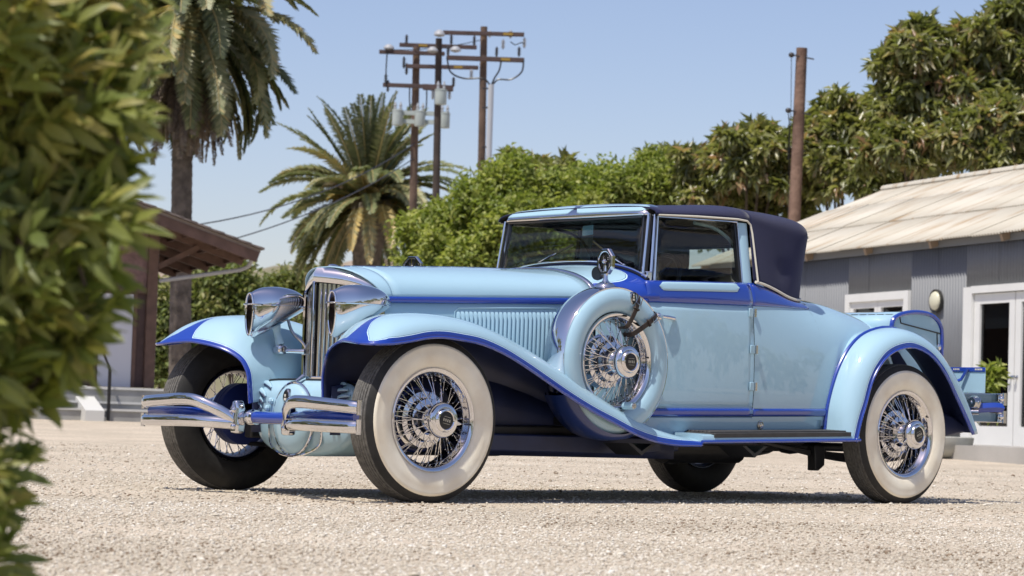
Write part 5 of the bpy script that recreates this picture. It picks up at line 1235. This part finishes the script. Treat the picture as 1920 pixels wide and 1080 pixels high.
zlow = ip([(2.38, 1.176), (2.49, 1.164), (2.58, 1.146), (2.715, 1.112), (2.80, 1.103), (2.88, 1.105), (2.96, 1.118), (3.0, 1.12)])
rows = []
U0_ = ucurve(2.395, 2.962, .606)
U1_ = ucurve(2.395, 2.945, .676, .20)
for t in np.linspace(0, 1, 14):
    row = []
    for (xa, ya), (xb, yb_) in zip(U0_, U1_):
        bulge = .010*math.sin(math.pi*t)
        x = xa+(xb-xa)*t+bulge*0.6*(xa-2.4)/.6; y = ya*(1+.03*(xa-1.7))*(1-t)+yb_*t; z = ze(xa)*(1-t)+zlow(x)*t
        wr = .010*math.exp(-((t-.62)/.16)**2)*math.exp(-((xa-2.70)/.07)**2)
        lim = side(min(x, 2.96), zlow(x))+.012; yc_ = ya*(1+.03*(xa-1.7))*(1-t)+np.sign(yb_)*min(abs(yb_), lim)*t
        row.append((x, yc_-np.sign(y)*wr, z))
    rows.append(row)
rows = np.array(rows)
# leave the rear window open in the back panel
n_u = rows.shape[1]; mid = n_u//2
g = G(); V = rows.reshape(-1, 3); F = []
for i in range(13):
    for j in range(n_u-1):
        yy = abs(rows[i, j, 1]+rows[i, j+1, 1])/2; xx = rows[i, j, 0]
        if xx > 2.9 and yy < .37 and 1 <= i <= 5: continue
        F.append((i*n_u+j, (i+1)*n_u+j, (i+1)*n_u+j+1, i*n_u+j+1))
nr_ = rows.shape[0]
for q_ in roofrows[1:]: V = np.concatenate([V, q_])
order = [0]+[nr_+i for i in range(len(roofrows)-1)]
for a_, b_ in zip(order[1:], order[:-1]):
    for j in range(n_u-1): F.append((a_*n_u+j, b_*n_u+j, b_*n_u+j+1, a_*n_u+j+1))
g.add(V, F); qt = g.build('top_quarter', MFB, car, solid=.008, inner=MLN, angle=60, off=-1)
ii = [j for j in range(n_u-1) if rows[3, j, 0] > 2.9 and abs(rows[3, j, 1]+rows[3, j+1, 1])/2 < .37]; j0, j1 = ii[0], ii[-1]+1
loop = [rows[1, j] for j in range(j0, j1+1)]+[rows[i, j1] for i in range(2, 6)]+[rows[6, j] for j in range(j1, j0-1, -1)]+[rows[i, j0] for i in range(5, 1, -1)]
g = G(); g.tube(loop, .009, n=8, closed=True); rw = g.build('rear_window_frame', MBK, car)
G().grid(rows[1:7, j0:j1+1]).build('rear_window', MGL, rw)
# piping
E = np.array([(x, y, z) for x, y, z in rows[-1]]); E[:, 1] *= 1.012
g = G(); g.tube(E[::2]+np.array([0, 0, .002]), .008, n=8); g.build('top_piping', MPI, car)
for s in (-1, 1):
    g = G(); g.tube([(1.70, s*.602, 1.487), (2.0, s*.612, 1.500), (2.30, s*.620, 1.508), (2.37, s*.622, 1.504), (2.395, s*.624, 1.485), (2.402, s*.632, 1.44), (2.405, s*.680, 1.176)], .0055, n=8); g.build('top_piping', MPI, car)
E = [p+np.array([.004, 0, .004]) for p in rows[0] if p[0] > 2.90]; g = G(); g.tube(E, .007, n=8); g.build('top_piping', MPI, car)
# interior: floor-to-belt shell, seat, steering wheel, hood bows
g = G(); g.box((2.35, 0, .62), (.52, 1.16, .22)); g.box((2.68, 0, .90), (.16, 1.16, .52), Matrix.Rotation(R(12), 3, 'Y')); g.build('seat', MST, car, bevel=.05)
g = G(); g.box((1.72, 0, 1.05), (.05, 1.10, .22)); g.build('dashboard', mat('dash_wood', (.05, .025, .012, 1), .3), car, bevel=.02)
sw = Matrix.Rotation(R(-62), 3, 'Y'); c_ = Vector((1.93, -.33, 1.13))
P = [tuple(c_+sw @ Vector((.20*math.cos(a), .20*math.sin(a), 0))) for a in np.linspace(0, 2*math.pi, 33)[:-1]]
g = G(); g.tube(P, .012, n=8, closed=True); stw = g.build('steering_wheel', MBK, car)
g = G()
for a in (90, 210, 330): g.tube([tuple(c_), tuple(c_+sw @ Vector((.2*math.cos(R(a)), .2*math.sin(R(a)), 0)))], .007, n=6)
g.tube([tuple(c_), tuple(c_+Vector((-.25, 0, -.13)))], .018, n=8); g.build('steering_column', MBK, stw)
for s in (-1, 1):
    g = G(); g.tube(cr([(2.42, s*.56, 1.22), (2.36, s*.555, 1.36), (2.22, s*.54, 1.45), (2.05, s*.53, 1.475)], 4), .010, n=6); g.build('top_bow', MLB if s < 0 else MBK, car)
g = G(); g.box((2.3, 0, .40), (2.4, 1.2, .04)); g.build('floor', MFR, car)

# ---- trunk, plate, rear bumper
def trk(f): return [(3.80+(4.26-3.80)*u, .62+(1.10-.62)*v) for u, v in f]
tp = cr([(3.80, .70), (3.79, .95), (3.795, 1.03), (3.83, 1.065), (3.91, 1.088), (4.02, 1.100), (4.13, 1.095), (4.20, 1.072), (4.245, 1.03), (4.262, .96), (4.262, .70)], 4)
tk = empty('trunk', parent=car)
P = [[(x, y, z) for y in np.linspace(-.49, .49, 5)] for x, z in tp]
G().grid(np.array(P)[:, ::-1]).build('trunk_skin', MLB, tk, solid=.004, angle=60)
poly = [tuple(p) for p in tp]
for s in (-1, 1):
    g = G(); g.prism(poly, lambda a, b: (a, s*.486, b), lambda a, b: (a, s*.492, b)); sd_ = g.build('trunk_side', MLB, tk)
    g = G(); g.tube([(x, s*.492, z) for x, z in tp], .014, n=8); g.build('trunk_edging', MDB, tk)
    g = G(); g.tube([(3.86, s*.4935, 1.065), (3.872, s*.4935, 1.030), (3.90, s*.4935, 1.026), (4.25, s*.4935, .985)], .004, n=6); g.tube([(4.215, s*.4935, .985), (4.222, s*.4935, .88)], .004, n=6); g.build('trunk_seam', MBK, tk)
    g = G(); g.ell((4.228, s*.50, .905), (.016, .012, .022)); g.build('trunk_latch', MCH, tk)
g = G()
for y in np.linspace(-.42, .42, 14): g.box((3.86, y, 1.079), (.016, .05, .006))
g.build('trunk_hinge', MGU, tk, smooth=False)
pl = empty('rear_plate', parent=car)
g = G(); g.box((4.40, -.585, .716), (.006, .255, .150)); g.build('plate_panel', MLB, pl, bevel=.003)
g = G(); g.box((4.3945, -.585, .780), (.006, .257, .026)); g.build('plate_header', MDB, pl, bevel=.002)
g = G()
for k in range(5): g.box((4.391, -.690+.011*k, .781), (.002, .008, .010))
for k in range(4): g.box((4.391, -.525+.012*k, .781), (.002, .008, .010))
g.build('plate_lettering', MPI, pl, smooth=False)
g = G(); g.tube([(4.385, -.595, .785), (4.375, -.555, .72), (4.25, -.50, .66)], .010, n=8); g.build('plate_strut', MDB, pl)
rb = empty('rear_bumper', parent=car)
for z, h in ((.610, .066), (.505, .066)):
    pth = [(4.50, -.775, z), (4.53, -.72, z), (4.56, -.55, z), (4.58, -.25, z), (4.585, 0, z), (4.58, .25, z), (4.56, .55, z), (4.53, .72, z), (4.50, .775, z)]
    P = []; pth = cr(pth, 4)
    for p in pth: P.append([(p[0]+e, p[1], p[2]+h*.5*k) for k, e in ((-1, 0), (-.9, .008), (0, .014), (.9, .008), (1, 0), (.9, -.008), (0, -.004), (-.9, -.008))])
    g = G(); g.grid(np.array(P), cv=True); g.f.append(tuple(range(8))); g.f.append(tuple(len(g.v)-8+k for k in range(8))[::-1]); g.build('bumper_blade', MCH, rb, angle=50)
for s in (-1, 1):
    for z in (.610, .505):
        g = G(); g.tube([(4.50, s*.778, z-.036), (4.50, s*.778, z+.036)], .013, n=10); g.ell((4.49, s*.765, z), (.02, .02, .02), 8, 6); g.build('blade_end', MCH, rb)
    g = G(); P = cr([(4.49, s*.775, .557), (4.44, s*.74, .560), (4.36, s*.66, .545), (4.30, s*.60, .50), (4.18, s*.52, .46), (3.95, s*.45, .44)], 5)
    Q = [[(x, y, z+k*.028) if abs(k) == 1 else (x, y+k*s*.03, z) for k in (-1, -.5, 1, .5)] for x, y, z in P]
    g.grid(np.array(Q), cv=True); g.build('bumper_arm', MDB, rb, angle=30)
    for z in (.585, .53):
        g = G(); g.tube([(4.34, s*.66, z), (4.36, s*.70, z)], .016, n=10); g.build('arm_bolt', MCH, rb)
    g = G(); g.lathe([(.001, -.03), (.03, -.03), (.042, -.01), (.044, .012), (.036, .03), (.001, .034)], (4.36, s*.665, .585), 'x', 16); g.build('tail_lamp', MCD, rb)

# ---- running boards, chassis
zr_b = lambda x: .345+.0243*(x-1.8)
for s in (-1, 1):
    def sec(x): z = zr_b(x); return [(x, s*.60, z+.018), (x, s*.845, z+.010), (x, s*.862, z+.002), (x, s*.868, z-.012), (x, s*.868, z-.036), (x, s*.60, z-.036)]
    g = G(); g.grid(np.array([sec(x) for x in np.linspace(1.80, 3.06, 12)]), cv=True); n=6; L=12
    g.f.append(tuple(range(n))); g.f.append(tuple((L-1)*n+k for k in range(n))[::-1]); rbd = g.build('running_board', MLB, car, angle=40)
    g = G(); P = []
    for i in range(8):
        y0 = .615+.0285*i
        g.prism([(1.885, y0), (2.985, y0), (2.985, y0+.021), (1.885, y0+.021)], lambda a, b: (a, s*b, zr_b(a)+.012+(.845-b)*.03), lambda a, b: (a, s*b, zr_b(a)+.0235+(.845-b)*.03))
    g.build('rubber_tread', MRB, rbd, bevel=.003)
    g = G(); g.prism([(1.875, .60), (2.995, .60), (2.995, .842), (2.975, .858), (1.895, .858), (1.875, .842)], lambda a, b: (a, s*b, zr_b(a)+.004), lambda a, b: (a, s*b, zr_b(a)+.0165+(.845-b)*.03)); g.build('board_mat', MRB, rbd, bevel=.003)
    g = G(); g.prism([(1.885, -.008), (2.985, -.008), (2.985, .016), (1.885, .016)], lambda a, b: (a, s*.862, zr_b(a)+b), lambda a, b: (a, s*.8715, zr_b(a)+b)); g.build('board_edge', MRB, rbd, bevel=.003)
    g = G(); g.tube([(x, s*.870, zr_b(x)-.028) for x in np.linspace(1.79, 3.06, 10)], .0095, n=8); g.build('board_beading', MDB, rbd)
    g = G(); g.prism([(-.1, .27), (3.0, .30), (3.25, .42), (4.2, .44), (4.2, .50), (3.2, .50), (3.0, .40), (-.1, .36)], lambda a, b: (a, s*.44, b), lambda a, b: (a, s*.50, b)); g.build('chassis_rail', MFR, car, bevel=.01)
    g = G(); g.prism([(.45, .245), (1.60, .235), (1.95, .262), (1.95, .33), (.45, .33)], lambda a, b: (a, s*.52, b), lambda a, b: (a, s*.56, b)); g.build('under_tray', MNV, car, bevel=.01)
    for x in (1.42, 2.28):
        g = G(); g.prism([(x-.10, .30), (x-.07, .30), (x, .262), (x+.07, .30), (x+.10, .30), (x, .240)], lambda a, b: (a, s*.62, b), lambda a, b: (a, s*.80, b)); g.build('board_bracket', MFR, car)
    # leaf spring and shock link
    g = G()
    for k in range(5): g.tube(cr([(2.55+.09*k, s*.52, .33-.012*k), (3.1, s*.52, .275-.011*k+.006*k), (3.49, s*.52, .262-.010*k), (3.9, s*.52, .30-.012*k), (4.2-.06*k, s*.52, .40-.02*k)], 4), .010, n=6)
    g.build('leaf_spring', MFR, car)
    g = G(); g.prism([(3.05, .31), (3.14, .31), (3.14, .20), (3.09, .17), (3.06, .17), (3.06, .22)], lambda a, b: (a, s*.50, b), lambda a, b: (a, s*.56, b)); g.build('spring_shackle', MFR, car, bevel=.006)
    g = G(); g.tube([(.470, s*.60, .455), (.478, s*.60, .40), (.492, s*.60, .232)], .010, n=8); g.ell((.470, s*.60, .455), (.020, .020, .020), 10, 6); g.ell((.492, s*.60, .232), (.018, .018, .018), 10, 6); g.tube([(.492, s*.60, .232), (.30, s*.60, .226), (.02, s*.62, .24)], .012, n=8); g.build('shock_link', MFR, car)
    g = G(); g.lathe([(.001, -.03), (.04, -.03), (.045, 0), (.04, .03), (.001, .03)], (.466, s*.53, .47), 'y', 20); g.build('shock_body', MFR, car)
g = G(); g.tube([(WB, -.70, .39), (WB, .70, .39)], .05, n=12); g.ell((WB, 0, .39), (.14, .16, .14)); g.build('rear_axle', MFR, car)
g = G(); g.tube(cr([(.0, -.66, .39), (.0, -.5, .34), (-.02, 0, .30), (.0, .5, .34), (.0, .66, .39)], 5), .04, n=10); g.build('front_axle', mat('axle_blue', (.008, .014, .07, 1), .4), car)
g = G(); P = []
for x in np.linspace(.12, 1.55, 10): P.append([(x, .42*math.cos(a), .36+(.15 if x < 1.2 else .11)*math.sin(a)) for a in np.linspace(math.pi, 2*math.pi, 13)])
g.grid(np.array(P)); g.build('engine_pan', MNV, car, solid=.004)
g = G(); g.prism([(1.9, -.40), (3.0, -.35), (3.0, .35), (1.9, .40)], lambda a, b: (a, b, .27), lambda a, b: (a, b, .31)); g.tube([(1.5, -.20, .27), (2.2, -.20, .265)], .03, n=10); g.tube([(2.2, -.20, .265), (2.8, -.20, .27)], .075, n=14); g.tube([(2.8, -.2, .27), (3.2, -.22, .30), (4.3, -.3, .30)], .025, n=10); g.build('exhaust', MFR, car)
g = G(); g.box((3.85, 0, .43), (.55, .80, .20)); g.build('fuel_tank', MFR, car, bevel=.05)
